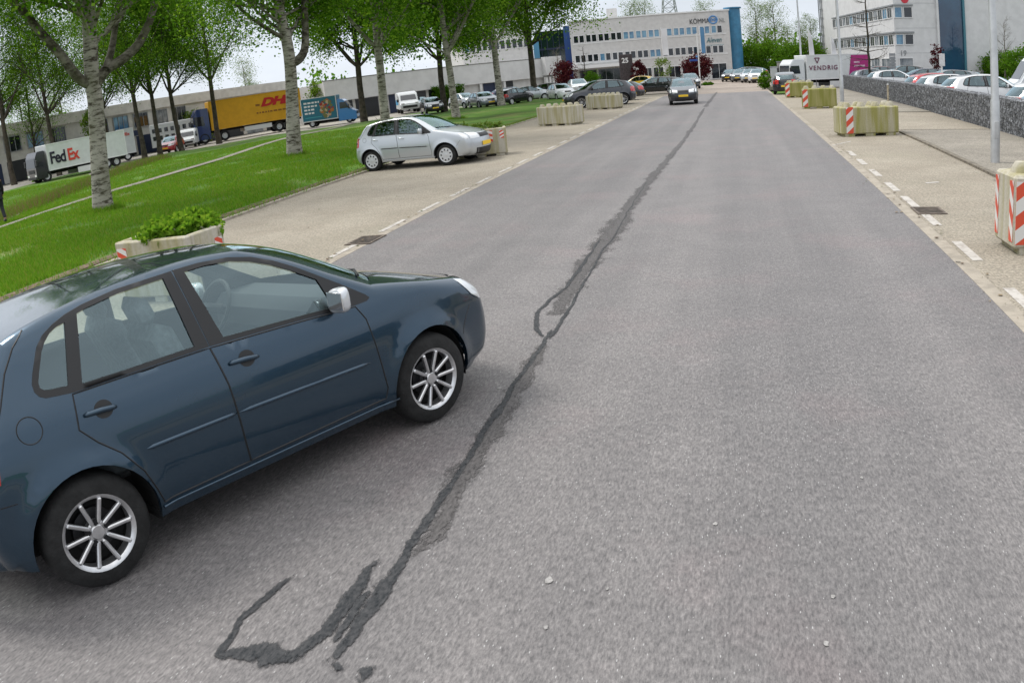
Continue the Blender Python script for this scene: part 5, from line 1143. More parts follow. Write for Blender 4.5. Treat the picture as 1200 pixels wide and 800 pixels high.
for i, (u, v, pn, lb) in enumerate(((856, 96, PBK, 'black car left in the row at the foot of the blue tower'), (868, 96.5, PG, 'grey car in the row at the foot of the blue tower'), (880, 97, PS, 'silver car second from the bushes past the blue tower'), (889, 97.5, PW, 'white car next to the bushes past the blue tower'))): q = G(u, v); put('hatch_far', lb, q+Vector((0, 2, 0)), R(-100), pn, 'cars parked by the blue tower')
q = hdir(872, 90)*104; put('estate', 'large grey car above the row near the blue tower', q, R(185), PG, 'cars parked by the blue tower', scale=1.12)
q = G(911, 111.5); put('hatch_far', 'black hatchback seen from behind on the right strip', Vector((q.x+.65, q.y+1.9, 0)), R(86), PBK, None, scale=.97)
# behind the stone wall; only roofs and upper sides show
for u, X_, kd, hd_, pn, lb, s_ in ((996, 8.5, 'hatch_far', 6, PG, 'light grey hatchback along the stone wall beside the magenta panel', 1), (1016, 8.5, 'hatch_far', 8, PW, 'white hatchback between the light grey and the bright red car', 1), (1060, 8.5, 'hatch_far', 8, PR, 'bright red hatchback tail on to the stone wall', 1), (1073, 8.45, 'hatch_far', 8, PW, 'white hatchback with bluish windows beside the red one', 1), (1104, 8.5, 'crossover', 6, PW, 'white crossover with rising waistline tail on to the stone wall', 1), (1179, 8.45, 'hatch_far', 4, PW, 'white car with red lamps next to the white crossover', 1.04),
    (1052, 15.5, 'estate', 175, PDR, 'dark red car in the second row of the car park', 1), (1085, 16, 'suv', 176, PBK, 'black car in the second row under the blue shaft', .95), (1113, 16, 'saloon', 175, PNV, 'navy saloon in the second row under the blue shaft', 1), (1146, 15.5, 'estate', 178, PG, 'grey car in the second row behind the white crossover', 1), (1202, 8.4, 'saloon', 8, PBK, 'black car close behind the wall below the tall white van', .95)):
    q = hdir(u, 100); q = q*(X_/q.x); b_ = car_kit(kd)[0]; q = q+Vector((math.cos(R(hd_)), math.sin(R(hd_)), 0))*(1.85*b_.sx*s_); put(kd, lb, q, R(hd_), pn, GR, -.10, scale=s_)

# ------------------------------------------------------------------ lorries and vans
def wheels(root, xs, W_, r, name='wheel'):
    ty = MB().lathe([(r*.55, -.13), (r*.93, -.14), (r, -.09), (r, .09), (r*.93, .14), (r*.55, .13)], 28, closed=True).mesh('tyre', M['tyre'], True, 50); hb_ = MB().lathe([(0, .10), (r*.2, .10), (r*.3, .04), (r*.52, .06), (r*.57, .13)], 24).mesh('rim', M['hubcap'], True, 40)
    for x in xs:
        for s in (-1, 1): o = link(name, ty, root, (x, s*(W_/2-.16), r)); o.rotation_euler = (R(90)*(1 if s < 0 else -1), 0, 0); link('rim', hb_, o)
def cab(root, x0, L, W_, H, z0, pnt, flat=True, low=.5):
    # lorry cab: nose at x0+L
    if flat: prof = [(0, z0), (L*.94, z0), (L, z0+.15), (L, z0+H*.42), (L*.93, z0+H*.80), (L*.70, z0+H), (0, z0+H)]
    else: prof = [(0, z0), (L*.97, z0), (L, z0+.2), (L*.97, z0+H*.36), (L*.66, z0+H*.50), (L*.42, z0+H*.86), (L*.30, z0+H*.95), (0, z0+H)]
    MM = Matrix(((1, 0, 0, x0), (0, 0, -1, 0), (0, 1, 0, 0), (0, 0, 0, 1))); c = MB().prism(prof, -W_/2, W_/2, M=MM).build('cab', pnt, root)
    bm = bmesh.new(); bm.from_mesh(c.data); bmesh.ops.bevel(bm, geom=bm.edges[:], offset=.045, segments=2, affect='EDGES', clamp_overlap=True); bm.to_mesh(c.data); bm.free()
    if flat: (ax, az), (bx, bz) = (L+.005, z0+H*.44), (L*.935+.005, z0+H*.78)
    else: (ax, az), (bx, bz) = (L*.65, z0+H*.525), (L*.435, z0+H*.85)
    n = Vector((bz-az, 0, ax-bx)).normalized()*.02; w2 = W_/2-.14
    q = [Vector((x0+ax, -w2, az))+n, Vector((x0+ax, w2, az))+n, Vector((x0+bx, w2-.06, bz))+n, Vector((x0+bx, -w2+.06, bz))+n]; MB().add(q+[p-n*1.4 for p in q], [(0, 1, 2, 3), (0, 4, 5, 1), (1, 5, 6, 2), (2, 6, 7, 3), (3, 7, 4, 0)]).build('windscreen', M['win_dark'], c)
    for s in (-1, 1):
        xs_ = ((.30, .90, .90, .36) if flat else (.12, .60, .46, .14)); zs_ = (.46, .46, .76, .76) if flat else (.54, .54, .82, .82); p = [Vector((x0+L*x, s*(W_/2+.012), z0+H*z)) for x, z in zip(xs_, zs_)]; MB().add(p+[Vector((v.x, s*(W_/2-.03), v.z)) for v in p], [(0, 1, 2, 3), (0, 4, 5, 1), (1, 5, 6, 2), (2, 6, 7, 3), (3, 7, 4, 0)]).build('side_window', M['win_dark'], c)
        MB().box((x0+L*(.97 if flat else .62), s*(W_/2+.16), z0+H*.60), (.10, .22, .42), bev=.03).build('door_mirror', M['black_plastic'], c); MB().box((x0+L+.0, s*(W_/2-.3), z0+.28), (.04, .34, .16), bev=.01).build('headlight', M['lamp_glass'], c)
    MB().box((x0+L-.02, 0, z0+.12), (.10, W_*.8, .20), bev=.02).build('bumper', M['black_plastic'], c)
    MB().box((x0+L+.01, 0, z0+H*.30), (.04, W_*.55, H*.14), bev=.01).build('grille', M['black_plastic'], c); return c
def lorry(name, label, p_cab, ang, cabL, boxL, W_, H, zf, box_m, cab_m, axles, r=.45, flat=True, cabH=None, gap=.12, under=True, group=None, z=0, cat='lorry'):
    # origin at the tail end on the ground, +x towards the cab
    o = thing(name, label, cat, (p_cab.x, p_cab.y, z), ang, group); MB().box((boxL/2, 0, (zf+H)/2), (boxL, W_, H-zf), bev=.04).build('cargo_box', box_m, o)
    m = MB()
    for s in (-1, 1):
        for zz in (zf+.03, H-.03): m.box((boxL/2, s*(W_/2+.008), zz), (boxL, .03, .07))
        for xx in (.04, boxL-.04): m.box((xx, s*(W_/2+.006), (zf+H)/2), (.07, .028, H-zf-.14))
    m.build('box_edging', M['frame_white'] if box_m is not M.get('dhl') else M['dhl'], o)
    MB().box(((boxL+cabL*.5)/2, 0, zf-.14), (boxL+cabL*.5, .9, .20)).build('chassis', M['under'], o)
    if under:
        for s in (-1, 1): MB().box((boxL*.5, s*(W_/2-.06), zf-.36), (boxL*.30, .05, .42), bev=.01).build('side_guard', M['frame_white'], o)
    cab(o, boxL+gap, cabL, W_*.98, cabH or H*.88-r, r*.75, cab_m, flat); wheels(o, axles, W_, r); return o
M['dhl'] = pm('yellow_tarpaulin', (.66, .34, .008), .55, var=.05, scale=2); M['tr_red'] = pm('letter_red', (.50, .012, .012), .5); M['tr_dark'] = pm('letter_dark', (.015, .012, .03), .5); M['tr_orange'] = pm('letter_orange', (.62, .05, .03), .5); M['box_white'] = pm('lorry_white', (.60, .62, .62), .5, var=.05, scale=2); M['cab_blue'] = paint('cab_blue_paint', (.012, .035, .16), .1, .35); M['cab_dark'] = paint('cab_dark_paint', (.012, .012, .02), .2, .35); M['vb'] = paint('van_blue_paint', (.03, .20, .50), .1, .3); M['mag'] = pm('magenta_panel', (.36, .012, .16), .5); M['maroon'] = pm('letter_maroon', (.13, .012, .055), .5)
def on_side(x, z, W_, sgn=-1): # lettering on the side of a lorry that faces the street; text runs in picture direction
    return Matrix(((sgn*-1, 0, 0, x), (0, 0, sgn, sgn*(W_/2+.02)), (0, 1, 0, z), (0, 0, 0, 1)))
# white parcel lorry at far left, cab to the left
def span(uL, vL, uR, vR, d): # direction along the ground between two picture columns at a common distance
    a_, b_ = hdir(uL, vL)*d, hdir(uR, vR)*d; return a_, b_
a_, b_ = hdir(37, 200)*64, hdir(143, 185)*67; dv = (a_-b_); L_ = dv.length; ang = math.atan2(dv.y, dv.x); bl = L_*.87
fx = lorry('parcel_lorry', 'white lorry with large dark and red letters behind the poplars', b_, ang, L_*.115, bl, 2.1, 2.62, .72, M['box_white'], M['cab_dark'], (1.0, 1.75, L_-.75), .38, True, 1.95)
# the street sees the +y side (lorry points left); letters run from cab to tail, i.e. towards -x
def letters(root, s, x_left, z, size, mat, W_, **kw): return text(s, 'lettering', size, mat, root, Matrix(((-1, 0, 0, x_left), (0, 0, 1, W_/2+.035), (0, 1, 0, z), (0, 0, 0, 1))), .008, **kw)
letters(fx, 'Fed', bl-.18, 1.20, 1.18, M['tr_dark'], 2.1, bold=.03, space=.92, sx=.80); letters(fx, 'Ex', bl-.18-1.42, 1.20, 1.18, M['tr_orange'], 2.1, bold=.03, space=.92, sx=.80)
b2_ = hdir(161, 184)*76; a2_ = hdir(141, 186)*76; dv = a2_-b2_; f2 = lorry('parcel_trailer', 'white box lorry with small red letters right of the large pale trunk', b2_, math.atan2(dv.y, dv.x), 1.2, dv.length, 2.0, 2.75, .6, M['box_white'], M['cab_dark'], (.8, dv.length+.7), .36, True, 1.7)
letters(f2, 'FedEx', dv.length-.25, 2.15, .36, M['tr_orange'], 2.0, bold=.01)
# yellow semi trailer with blue tractor
a_, b_ = hdir(227, 160)*84, hdir(352, 140)*86; dv = a_-b_; L_ = dv.length; ang = math.atan2(dv.y, dv.x); bl = L_*.845
dh = lorry('semi_trailer_lorry', 'long yellow trailer with red letters and blue tractor unit', b_, ang, L_*.145, bl, 2.5, 3.95, 1.15, M['dhl'], M['cab_blue'], (1.4, 2.5, bl-1.2, L_-.9), .5, True, 3.0)
letters(dh, 'DHL', bl*.445, 2.72, 1.05, M['tr_red'], 2.5, shear=.35, bold=.06, sx=1.5, space=.95); 
m = MB(); xr_ = random.Random(4); x = bl*.50
while x > bl*.14: w_ = xr_.uniform(.12, .4); m.box((x-w_/2, 1.262, 2.12), (w_, .012, .16)); x -= w_+.1
m.build('small_print', pm('print_brown', (.25, .10, .01), .6), dh)['kind'] = 'stuff'; m = MB().box((bl*.478, 1.262, 2.88), (.42, .012, .2)).build('small_print', bpy.data.materials['print_brown'], dh)
# blue delivery van, cab to the right
a_, b_ = hdir(357, 140)*81, hdir(420, 132)*80; dv = b_-a_; L_ = dv.length; ang = math.atan2(dv.y, dv.x); bl = L_*.66
ah = lorry('delivery_van', 'bright blue box van with food picture on its side', a_, ang, L_*.335, bl, 1.9, 2.75, .55, pm('petrol_blue_box', (.01, .14, .20), .5), M['vb'], (.9, L_-.75), .34, False, 2.1, gap=.02, under=False, cat='van')
def letters_r(root, s, x_left, z, size, mat, W_, **kw): return text(s, 'lettering', size, mat, root, Matrix(((1, 0, 0, x_left), (0, 0, -1, -W_/2-.035), (0, 1, 0, z), (0, 0, 0, 1))), .008, **kw)
m = MB(); xr_ = random.Random(6)
for r_i in range(4):
    x = .3
    while x < 1.75-.25*r_i: w_ = xr_.uniform(.14, .34); m.box((x+w_/2, -.962, 2.3-.32*r_i), (w_, .012, .16), bev=.002); x += w_+.08
m.build('print_lines', M['sign_white'], ah)['kind'] = 'stuff'; m = MB().box((1.1, -.962, .92), (1.6, .012, .08)).build('print_lines', pm('print_teal', (.04, .30, .34), .5), ah)
xr_ = random.Random(8); cols = [pm('food_orange', (.42, .14, .03), .6), pm('food_red', (.30, .03, .02), .6), pm('food_green', (.16, .17, .05), .6), pm('food_cream', (.50, .40, .25), .6)]
m = MB()
for i in range(46):
    a0 = xr_.uniform(0, 6.28); rr0 = .66*math.sqrt(xr_.random()); cx, cz = bl*.72+rr0*math.cos(a0), 1.62+rr0*math.sin(a0)*1.15; r0 = xr_.uniform(.12, .22); m.prism([(r0*xr_.uniform(.7, 1.1)*math.cos(t), r0*xr_.uniform(.7, 1.1)*math.sin(t)) for t in [q*.7854 for q in range(8)]], .001*i*.3, .001*i*.3+.004, xr_.randrange(4), Matrix(((1, 0, 0, cx), (0, 0, -1, -.957), (0, 1, 0, cz), (0, 0, 0, 1))))
m.build('food_picture', cols, ah)
# white lorry across the right end of the street
a_, b_ = hdir(919, 88)*66, hdir(1013, 84)*69; dv = a_-b_; L_ = dv.length; ang = math.atan2(dv.y, dv.x); bl = L_*.80
vd = lorry('removal_lorry', 'white lorry with maroon lettering and a magenta panel by the corner office', b_, ang, L_*.185, bl, 2.2, 2.6, .72, M['box_white'], paint('lorry_cab_white', (.62, .64, .66), 0, .35), (1.0, L_-.8), .40, True, 2.0, z=-.12)
letters(vd, 'VENDRIG', bl-.22, 1.44, .485, M['maroon'], 2.2, bold=.004, space=1.22, sx=1.02)
t3 = [(.20, .36), (-.20, .36), (0, -.02)]; m = MB()
for i in range(3):
    p_, q_ = t3[i], t3[(i+1) % 3]; m.tube([(bl-.92+p_[0], 1.125, 1.99+p_[1]), (bl-.92+q_[0], 1.125, 1.99+q_[1])], .032, 6)
m.build('triangle_emblem', M['maroon'], vd)
pz = [(0, .80), (2.1, .80), (2.1, 2.5), (0, 2.5)]; m = MB().prism([(.10, .82), (1.98, .82), (1.72, 2.5), (.10, 2.5)], -1.125, -1.11, M=Matrix(((1, 0, 0, 0), (0, 0, -1, 0), (0, 1, 0, 0), (0, 0, 0, 1)))).build('magenta_panel', M['mag'], vd)
for zz, ww in ((1.95, .50), (1.66, .95)): MB().box((1.50-ww/2, 1.13, zz), (ww, .01, .13)).build('print_line', pm('print_pale', (.60, .40, .50), .6), vd)
# vans
def van(label, c, ang, pnt, s_=1.0, z=0, name='panel_van', H=2.5, group=None):
    o = thing(name, label, 'van', (c.x, c.y, z), ang, group); L_ = 5.0; prof = [(0, .38), (4.85, .38), (5.0, .55), (4.98, .95), (4.15, 1.28), (3.55, H*.86), (3.2, H*.96), (2.4, H), (.1, H), (0, H*.92)]; MM = Matrix(((1, 0, 0, 0), (0, 0, -1, 0), (0, 1, 0, 0), (0, 0, 0, 1))); b_ = MB().prism(prof, -.98, .98, M=MM).build('body', pnt, o)
    bm = bmesh.new(); bm.from_mesh(b_.data); bmesh.ops.bevel(bm, geom=bm.edges[:], offset=.10, segments=3, affect='EDGES', clamp_overlap=True); bm.to_mesh(b_.data); bm.free()
    n = Vector((H*.86-1.28, 0, .6)).normalized()*.02; q = [Vector((4.12, -.82, 1.33))+n, Vector((4.12, .82, 1.33))+n, Vector((3.58, .76, H*.84))+n, Vector((3.58, -.76, H*.84))+n]; MB().add(q+[p-n*1.5 for p in q], [(0, 1, 2, 3), (0, 4, 5, 1), (1, 5, 6, 2), (2, 6, 7, 3), (3, 7, 4, 0)]).build('windscreen', M['win_dark'], o)
    for s in (-1, 1):
        p = [Vector((x, s*.995, zz)) for x, zz in ((2.75, 1.3), (3.9, 1.3), (3.45, H*.82), (2.75, H*.82))]; MB().add(p+[Vector((v.x, s*.94, v.z)) for v in p], [(0, 1, 2, 3), (0, 4, 5, 1), (1, 5, 6, 2), (2, 6, 7, 3), (3, 7, 4, 0)]).build('side_window', M['win_dark'], o)
        MB().box((4.86, s*.72, .98), (.14, .34, .2), bev=.03).build('headlight', M['lamp_glass'], o); MB().box((3.75, s*1.1, 1.35), (.1, .2, .3), bev=.03).build('door_mirror', M['black_plastic'], o); MB().box((-.005, s*.86, 1.2), (.04, .14, .55), bev=.01).build('tail_light', M['red_lens'], o)
    MB().box((4.98, 0, .66), (.06, 1.5, .24), bev=.02).build('grille', M['black_plastic'], o); wheels(o, (.95, 4.05), 2.0, .34); o.scale = (s_,)*3; return o
q = G(474, 133); v1 = van('white and blue delivery van in front of the hall dock', q+Vector((-1.2, 3.4, 0)), R(-62), pm('van_white', (.62, .64, .66), .4), .98, H=2.2); MB().box((1.6, -.99, 1.15), (2.4, .012, .5), bev=.003).build('blue_decal', pm('decal_blue', (.06, .30, .55), .5), v1)
q = hdir(1187, 95)*39; v2 = van('tall white van with orange decal in the car park', Vector((q.x+4.1, q.y+.3, 0)), R(176), bpy.data.materials['van_white'], .93, -.10, H=2.6); MB().box((2.9-.9, .99, 1.75), (.75, .012, .5), bev=.003).build('orange_decal', pm('decal_orange', (.62, .27, .12), .5), v2)
q = G(201, 180); put('small', 'little red car between trunks in front of the workshop', hdir(202, 175)*76, R(-70), PR, None, z=-.04)
q = hdir(219, 168)*80; v3 = van('small white van between the red car and the blue tractor unit', q-Vector((math.cos(R(-62)), math.sin(R(-62)), 0))*3.9, R(-62), bpy.data.materials['van_white'], .78, H=2.2)
q = hdir(180, 170)*88; o = thing('white_rack_trailer', 'white exhibition trailer with small dark square windows behind the red car', 'trailer', (q.x, q.y, -.05), R(36)); MB().box((2.2, 0, 1.6), (4.6, 2.0, 2.3), bev=.04).build('body', bpy.data.materials['van_white'], o)
for i in range(7):
    for j in range(2): MB().box((.3+i*.62, -1.01, 1.35+j*.75), (.36, .03, .42), bev=.01).build('window', M['win_dark'], o)
wheels(o, (1.6, 2.6), 2.0, .3)
# ------------------------------------------------------------------ shrubs, far trees, grass, the walker
def far_shrub(label, u, d, vt, wpx, leafs, n, size, seed, name='shrub', cat='shrub', group=None, z=0.0, fill=1.0):
    q = hdir(u, 95)*d; H = atd(u, vt, d).z-z; w_ = wpx*d/CF; return bush(name, label, Vector((q.x, q.y, z)), w_/2, w_/2*.9, H*.5*fill, n, size, leafs, cat, group, 5, seed, H*(1-fill))
far_shrub('round purple leaved tree at the corner of the glass office', 663, 98, 72, 26, LEAF_RED, 3800, .20, 31, 'purple_tree', 'tree', 'purple leaved trees')
far_shrub('purple leaved tree just right of the number stele', 749, 96, 72, 15, LEAF_RED, 2600, .18, 32, 'purple_tree', 'tree', 'purple leaved trees', fill=.85)
far_shrub('purple leaved tree behind the street name post', 818, 94, 64, 32, LEAF_RED, 3800, .20, 33, 'purple_tree', 'tree', 'purple leaved trees', fill=.8)
far_shrub('purple leaved tree in front of the dark blue shaft', 1098, 78, 50, 13, LEAF_RED, 900, .16, 34, 'purple_tree', 'tree', 'purple leaved trees', fill=.8)
far_shrub('young pale yellow green tree before the office', 778, 92, 66, 18, LEAF_SPRING, 900, .15, 35, 'young_tree', 'tree', fill=.75)
far_shrub('dark green conifer under the office canopy', 693, 100, 83, 20, [LEAF[0]]*3, 2600, .16, 36, 'conifer', 'tree')
far_shrub('low clipped hedge at the foot of the street name post', 827, 88, 97, 19, [LEAF[0], LEAF[0], LEAF[1]], 2400, .12, 37, 'hedge', 'hedge')
far_shrub('green bush beside the grey utility cabinet', 896, 66, 84, 12, LEAF, 2400, .12, 38)
q = h.uv(524, 110); hx0, hx1 = h.uv(506, 112)[0], h.uv(540, 110)[0]; pc = h.a+h.ex*(hx0+hx1)/2+h.n*.6
o = thing('clipped_hedge', 'tall clipped green hedge against the white hall', 'hedge', pc, h.root.rotation_euler.z); T = TreeGen(40); Lh = hx1-hx0
T.tips = [(Vector((T.r.uniform(-.5, .5)*Lh, T.r.uniform(-.4, .4), T.r.uniform(.1, 2.3))), 1) for i in range(400)]; link('foliage', T.leaves(5000, .18, .12, [LEAF[0], LEAF[0], LEAF[1]]), o); MB().box((0, 0, .5), (Lh*.95, .2, 1.0)).build('stems', M['bark_dark'], o)
far_shrub('bright spring green bush left of the blue tractor unit', 222, 92, 132, 36, LEAF_SPRING, 5200, .2, 41, 'spring_bush', 'shrub'); far_shrub('dense spring green bush behind the workshop corner trees', 100, 76, 128, 22, LEAF_SPRING[:2]+[LEAF[2]], 3000, .18, 42, 'spring_bush', 'shrub', fill=.5)
far_shrub('light green bush between the big forked poplar and the blue van', 372, 95, 92, 26, LEAF_SPRING[:2]+[LEAF[2]], 3600, .2, 43, 'spring_bush', 'shrub'); far_shrub('small green shrub at the foot of the white lorry cab on the left', 25, 66, 196, 14, LEAF, 1500, .14, 44)
# bare and half leafed trees
def bare_tree(seed, H, r0, h0, nl=0, leafs=LEAF_SPRING, size=.16, spread=.5, wid=1.0, horiz=False):
    g_ = TreeGen(seed); r = g_.r; pts, rad = trunk_pts(r, H, r0, (0, 0), 12); g_.tr.tube(pts, rad, 8, caps=False)
    for i in range(int(h0/H*12)+1, 13):
        for j in range(3):
            a = r.uniform(0, 6.28); g_.limb(pts[i], Vector((math.cos(a), math.sin(a), .05 if horiz else .8)), H*.24*wid*(1.2-.7*i/12), max(.015, rad[i]*.4), 1 if horiz else 2, .02, kids=(3, 4), seg=4)
    return g_.tr.mesh('trunk', M['bark_dark' if horiz else 'bark_bare'], True), (g_.leaves(nl, size, spread, leafs) if nl else None)
bt = [bare_tree(51, 12, .16, 2.0, 3800, LEAF_SPRING, .17, .5), bare_tree(52, 14, .18, 3, 5200, LEAF_SPRING, .19, .6), bare_tree(53, 9, .15, 2.0, 0, horiz=True, wid=1.0), bare_tree(54, 10, .14, 2.2, 0)]
def far_tree(label, u, d, vt, kind, name='far_tree', group='trees beyond the buildings', z=0, H0=(12, 14, 9, 10)):
    q = hdir(u, 90)*d; s_ = (atd(u, vt, d).z-z)/H0[kind]; o = tree_obj(bt[kind][0], name, label, 'tree', (q.x, q.y, z), random.Random(u).uniform(0, 6), None, bt[kind][1], group); o.scale = (s_,)*3; return o
far_tree('dark bare tree with level branches before the corner office', 1019, 62, -6, 2, 'bare_tree', None, -.3)
far_tree('tall airy spring tree just right of the blue tower', 890, 128, 10, 1); far_tree('airy spring tree second right of the blue tower', 911, 132, 8, 1); far_tree('thin spring tree above the lorry cab', 941, 120, 30, 0); far_tree('leafy spring tree near the white feather flag', 953, 125, 26, 1); far_tree('spring tree rising behind the container', 926, 140, 36, 0)
far_tree('bare tree on the bank behind the white van', 1178, 90, 28, 3); far_tree('pale spring tree behind the yellow trailer', 286, 105, 78, 0); far_tree('budding tree over the workshop roof beside the big trunk', 66, 112, 92, 0)
for i, (u, lb) in enumerate(((745, 'small tree top left above the office roof'), (762, 'small tree top in the middle above the office roof'), (832, 'small tree top above the office lettering'))): far_tree(lb, u, 175, 10, 0, 'roofline_tree')
far_tree('slim bare tree before the white hall corner', 655, 104, 60, 3, 'bare_tree', None); far_tree('slim bare tree in front of the office canopy', 686, 100, 55, 2, 'bare_tree', None)
# hedgerow masses on the far right, one shrub each
for i, (u, d, vt, w_) in enumerate(((880, 125, 52, 40), (903, 122, 50, 38), (926, 118, 52, 40), (948, 121, 50, 36), (966, 130, 55, 30))): far_shrub(['dense green bush directly right of the blue tower', 'dense green bush left of the cabinet', 'dense green bush above the container', 'dense green bush behind the feather flag', 'dense green bush touching the corner office'][i], u, d, vt, w_, LEAF[:2]+[LEAF_SPRING[1]], 6000, .26, 60+i, 'hedgerow_bush', 'shrub', 'hedgerow bushes')
for i, (u, d, vt, w_) in enumerate(((1172, 95, 62, 40), (1200, 88, 56, 46), (1230, 80, 60, 50))): far_shrub(['green bank shrub under the bare tree behind the car park', 'green bank shrub behind the roof of the tall white van', 'green bank shrub beyond the tall white van on the bank'][i], u, d, vt, w_, LEAF[:2]+[LEAF_SPRING[1]], 5000, .22, 70+i, 'hedgerow_bush', 'shrub', 'hedgerow bushes', -.3)
# far tree line closing the view at the horizon
T = TreeGen(80); 
for i in range(2600):
    a = T.r.uniform(-1.5, 1.2); d = T.r.uniform(230, 330); T.tips.append((Vector((math.sin(a)*d, math.cos(a)*d, T.r.uniform(0, 1)*(5+4*math.sin(a*23)+2.5*math.sin(a*61)+2))), 1))
wd_ = link('far_wood', T.leaves(26000, 1.3, 1.4, LEAF[:2]+[LEAF_SPRING[1]])); tag(wd_, 'far line of trees closing the horizon', 'trees', None, 'stuff')
# grass blades on the near lawn, reeds in the ditch
def blades(name, n, reg, hh, ww, mats, seed, label, zf=lawn_z, dens=None):
    r = random.Random(seed); m = MB(); v = m.v; f = m.f; ms = m.m; c = 0
    while c < n:
        x, y = reg(r)
        if x is None: continue
        z = zf(x, y); a = r.uniform(0, 6.28); h_ = hh*r.uniform(.5, 1.4); w_ = ww*r.uniform(.7, 1.3); lx, ly = r.gauss(0, .45)*h_, r.gauss(0, .45)*h_; ca, sa = math.cos(a)*w_, math.sin(a)*w_; o_ = len(v)
        v += [(x-ca, y-sa, z-.01), (x+ca, y+sa, z-.01), (x+lx, y+ly, z+h_)]; f.append((o_, o_+1, o_+2)); ms.append(0 if (q_ := r.random()) < .45 else (1 if q_ < .88 else 2)); c += 1
    o_ = m.build(name, mats); return tag(o_, label, name, None, 'stuff')
GR_ = [leaf_mat('grass_blade', (.095, .215, .018), .45), leaf_mat('grass_blade_light', (.145, .285, .032), .45), leaf_mat('grass_blade_straw', (.22, .24, .06), .4)]
def reg_lawn(r):
    d = 9+50*r.random()**1.6; u = r.uniform(-60, 460); q = hdir(u, 250)*d
    if q.x > -10.7-.25*r.random() or q.x < -46: return None, None
    if math.sin(q.x*1.7+2*math.sin(q.y*.6))*math.sin(q.y*1.1+q.x*.4)+r.gauss(0, .25) > .72: return None, None
    pd = abs((q.x-PA0.x)*(PA1.y-PA0.y)-(q.y-PA0.y)*(PA1.x-PA0.x))/(PA1-PA0).length
    return (q.x, q.y) if pd > .42 else (None, None)
blades('grass', 190000, reg_lawn, .085, .011, GR_, 1, 'short green lawn grass')
ra, rb = G(20, 247), G(150, 200); rd = (rb-ra)
def reg_reed(r):
    t = r.uniform(-.25, 1.5); q = ra+rd*t; n = Vector((-rd.y, rd.x, 0)).normalized()*r.gauss(0, .55); return q.x+n.x, q.y+n.y
blades('reeds', 13000, reg_reed, .32, .013, [leaf_mat('reed_straw', (.19, .15, .085), .3), GR_[0], leaf_mat('reed_brown', (.13, .10, .055), .3)], 2, 'strip of dry brownish reeds along the lawn ditch')
def reg_tuft(r):                  # longer grass left by the mower round the trunks
    u_, v_ = ((122, 252), (346, 187), (453, 158), (535, 139))[min(3, int(r.random()**1.6*4))]; q = G(u_, v_); a = r.uniform(0, 6.28); d_ = abs(r.gauss(.36, .16)); return q.x+d_*math.cos(a), q.y+d_*math.sin(a)
blades('rough_grass', 5200, reg_tuft, .17, .012, GR_, 7, 'longer grass left round the feet of the poplars')
# tufts and clover at the bay edge
blades('kerb_weeds', 6000, lambda r: (-10.45+r.gauss(0, .10), r.uniform(8, 60)), .07, .010, GR_, 3, 'weeds growing along the left kerb', lambda x, y: .05)

# leaf litter and grit gathered in the gutters and along the kerbs
def litter(name, n, reg, mats, seed, label, z=.012):
    r = random.Random(seed); m = MB()
    for i in range(n):
        x, y = reg(r); s_ = r.uniform(.008, .03); a = r.uniform(0, 6.28); t_ = r.uniform(-.5, .5); o_ = len(m.v)
        for k_ in range(5): b_ = a+k_*1.2566; q_ = s_*r.uniform(.6, 1.2); m.v.append((x+q_*math.cos(b_), y+q_*math.sin(b_)*1.2, z+abs(s_*t_)*math.cos(b_)**2))
        m.f.append(tuple(range(o_, o_+5))); m.m.append(r.randrange(len(mats)))
    o_ = m.build(name, mats); return tag(o_, label, name.replace('_', ' '), None, 'stuff')
LIT = [pm('litter_brown', (.10, .065, .035), .9), pm('litter_tan', (.20, .15, .085), .9), pm('grit', (.28, .25, .21), .9), pm('litter_green', (.09, .11, .03), .9)]
def reg_lit(r):
    k_ = r.random(); y = r.uniform(6, 45)
    if k_ < .25: return RL-.18+abs(r.gauss(0, .10))-.05, y
    if k_ < .50: return RR_+.10+r.gauss(0, .12), y
    if k_ < .72: return -10.2+abs(r.gauss(0, .18)), y
    if k_ < .88: return 4.52-abs(r.gauss(0, .12)), y
    return r.uniform(-10, RL), y
litter('leaf_litter', 1100, reg_lit, LIT, 12, 'dead leaves and grit gathered along the gutters')
# walker at the far left edge
pb_ = G(3, 262); wk = thing('person', 'person in dark clothes walking along the lawn footpath', 'person', (pb_.x, pb_.y, max(lawn_z(pb_.x, pb_.y), .02)+.03), R(150))
def skin(name, verts, edges, radii, mat, parent, sub=2, root=0):
    me = bpy.data.meshes.new(name); me.from_pydata(verts, edges, []); o = link(name, me); md = o.modifiers.new('s', 'SKIN')
    for i, r in enumerate(radii): me.skin_vertices[0].data[i].radius = (r, r) if not hasattr(r, '__len__') else r
    me.skin_vertices[0].data[root].use_root = True; ms_ = o.modifiers.new('u', 'SUBSURF'); ms_.levels = sub; ms_.render_levels = sub
    dg = bpy.context.evaluated_depsgraph_get(); m2 = bpy.data.meshes.new_from_object(o.evaluated_get(dg)); bpy.data.objects.remove(o)
    m2.materials.clear(); m2.materials.append(mat); m2.polygons.foreach_set('use_smooth', [True]*len(m2.polygons)); return link(name, m2, parent)
sk = pm('skin', (.42, .24, .17), .6); cl = pm('dark_coat', (.018, .018, .02), .9, var=.3, scale=20); tr_ = pm('dark_trousers', (.022, .024, .03), .9)
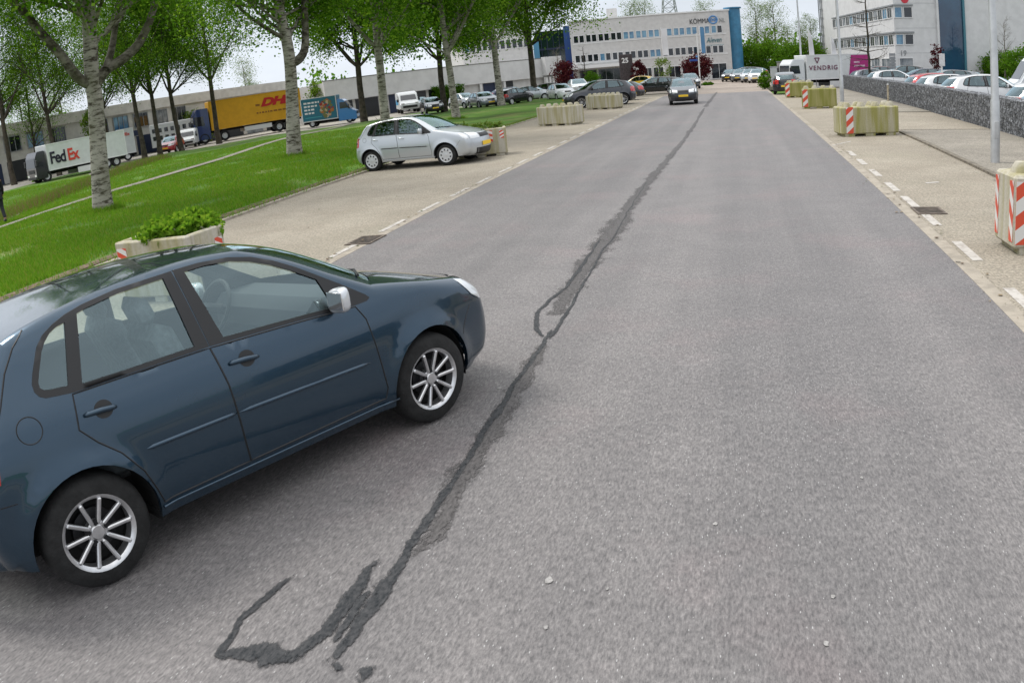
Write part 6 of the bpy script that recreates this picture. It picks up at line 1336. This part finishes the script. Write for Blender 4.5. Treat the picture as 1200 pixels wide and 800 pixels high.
V_ = [(0, 0, .95), (0, 0, 1.12), (0, 0, 1.30), (.01, 0, 1.44), (.02, 0, 1.52), (.03, 0, 1.60), (.035, 0, 1.70),
      (.02, .10, .90), (.16, .10, .50), (.10, .10, .08), (.24, .10, .04), (-.02, -.10, .90), (.02, -.10, .50), (-.22, -.10, .12), (-.10, -.10, .05),
      (0, .20, 1.40), (-.06, .24, 1.12), (.06, .25, .90), (.10, .25, .82), (0, -.20, 1.40), (.05, -.24, 1.12), (.20, -.25, .93), (.25, -.25, .86)]
E_ = [(0, 1), (1, 2), (2, 3), (3, 4), (4, 5), (5, 6), (0, 7), (7, 8), (8, 9), (9, 10), (0, 11), (11, 12), (12, 13), (13, 14), (3, 15), (15, 16), (16, 17), (17, 18), (3, 19), (19, 20), (20, 21), (21, 22)]
Rr_ = [(.13, .16), (.12, .15), (.13, .18), (.08, .12), .05, (.075, .07), (.085, .075), .085, .06, .045, .04, .085, .06, .045, .04, .06, .048, .036, .032, .06, .048, .036, .032]
body_ = skin('body', V_, E_, Rr_, sk, wk)
cv = [V_[i] for i in (0, 1, 2, 3, 15, 16, 17, 19, 20, 21)]; ce = [(0, 1), (1, 2), (2, 3), (3, 4), (4, 5), (5, 6), (3, 7), (7, 8), (8, 9)]; skin('coat', [(0, 0, .80)]+cv, [(0, 1)]+[(a+1, b+1) for a, b in ce], [(.17, .20), (.16, .19), (.15, .18), (.155, .20), (.10, .14), .078, .064, .05, .078, .064, .05], cl, wk, root=1)
tv = [V_[i] for i in (0, 7, 8, 9, 11, 12, 13)]; skin('trousers', tv, [(0, 1), (1, 2), (2, 3), (0, 4), (4, 5), (5, 6)], [(.14, .17), .10, .078, .062, .10, .078, .062], tr_, wk)
hb = MB().lathe([(0, 1.80), (.06, 1.79), (.096, 1.74), (.104, 1.68), (.098, 1.63), (.085, 1.61)], 16, Matrix.Translation((.022, 0, 0))); hb.build('hair', pm('dark_hair', (.02, .014, .01), .7), wk, True)
for i_ in (10, 14): x_, y_, z_ = V_[i_]; MB().box((x_-.03, y_, .05), (.28, .10, .09), bev=.035).build('shoe', M['black_plastic'], wk)
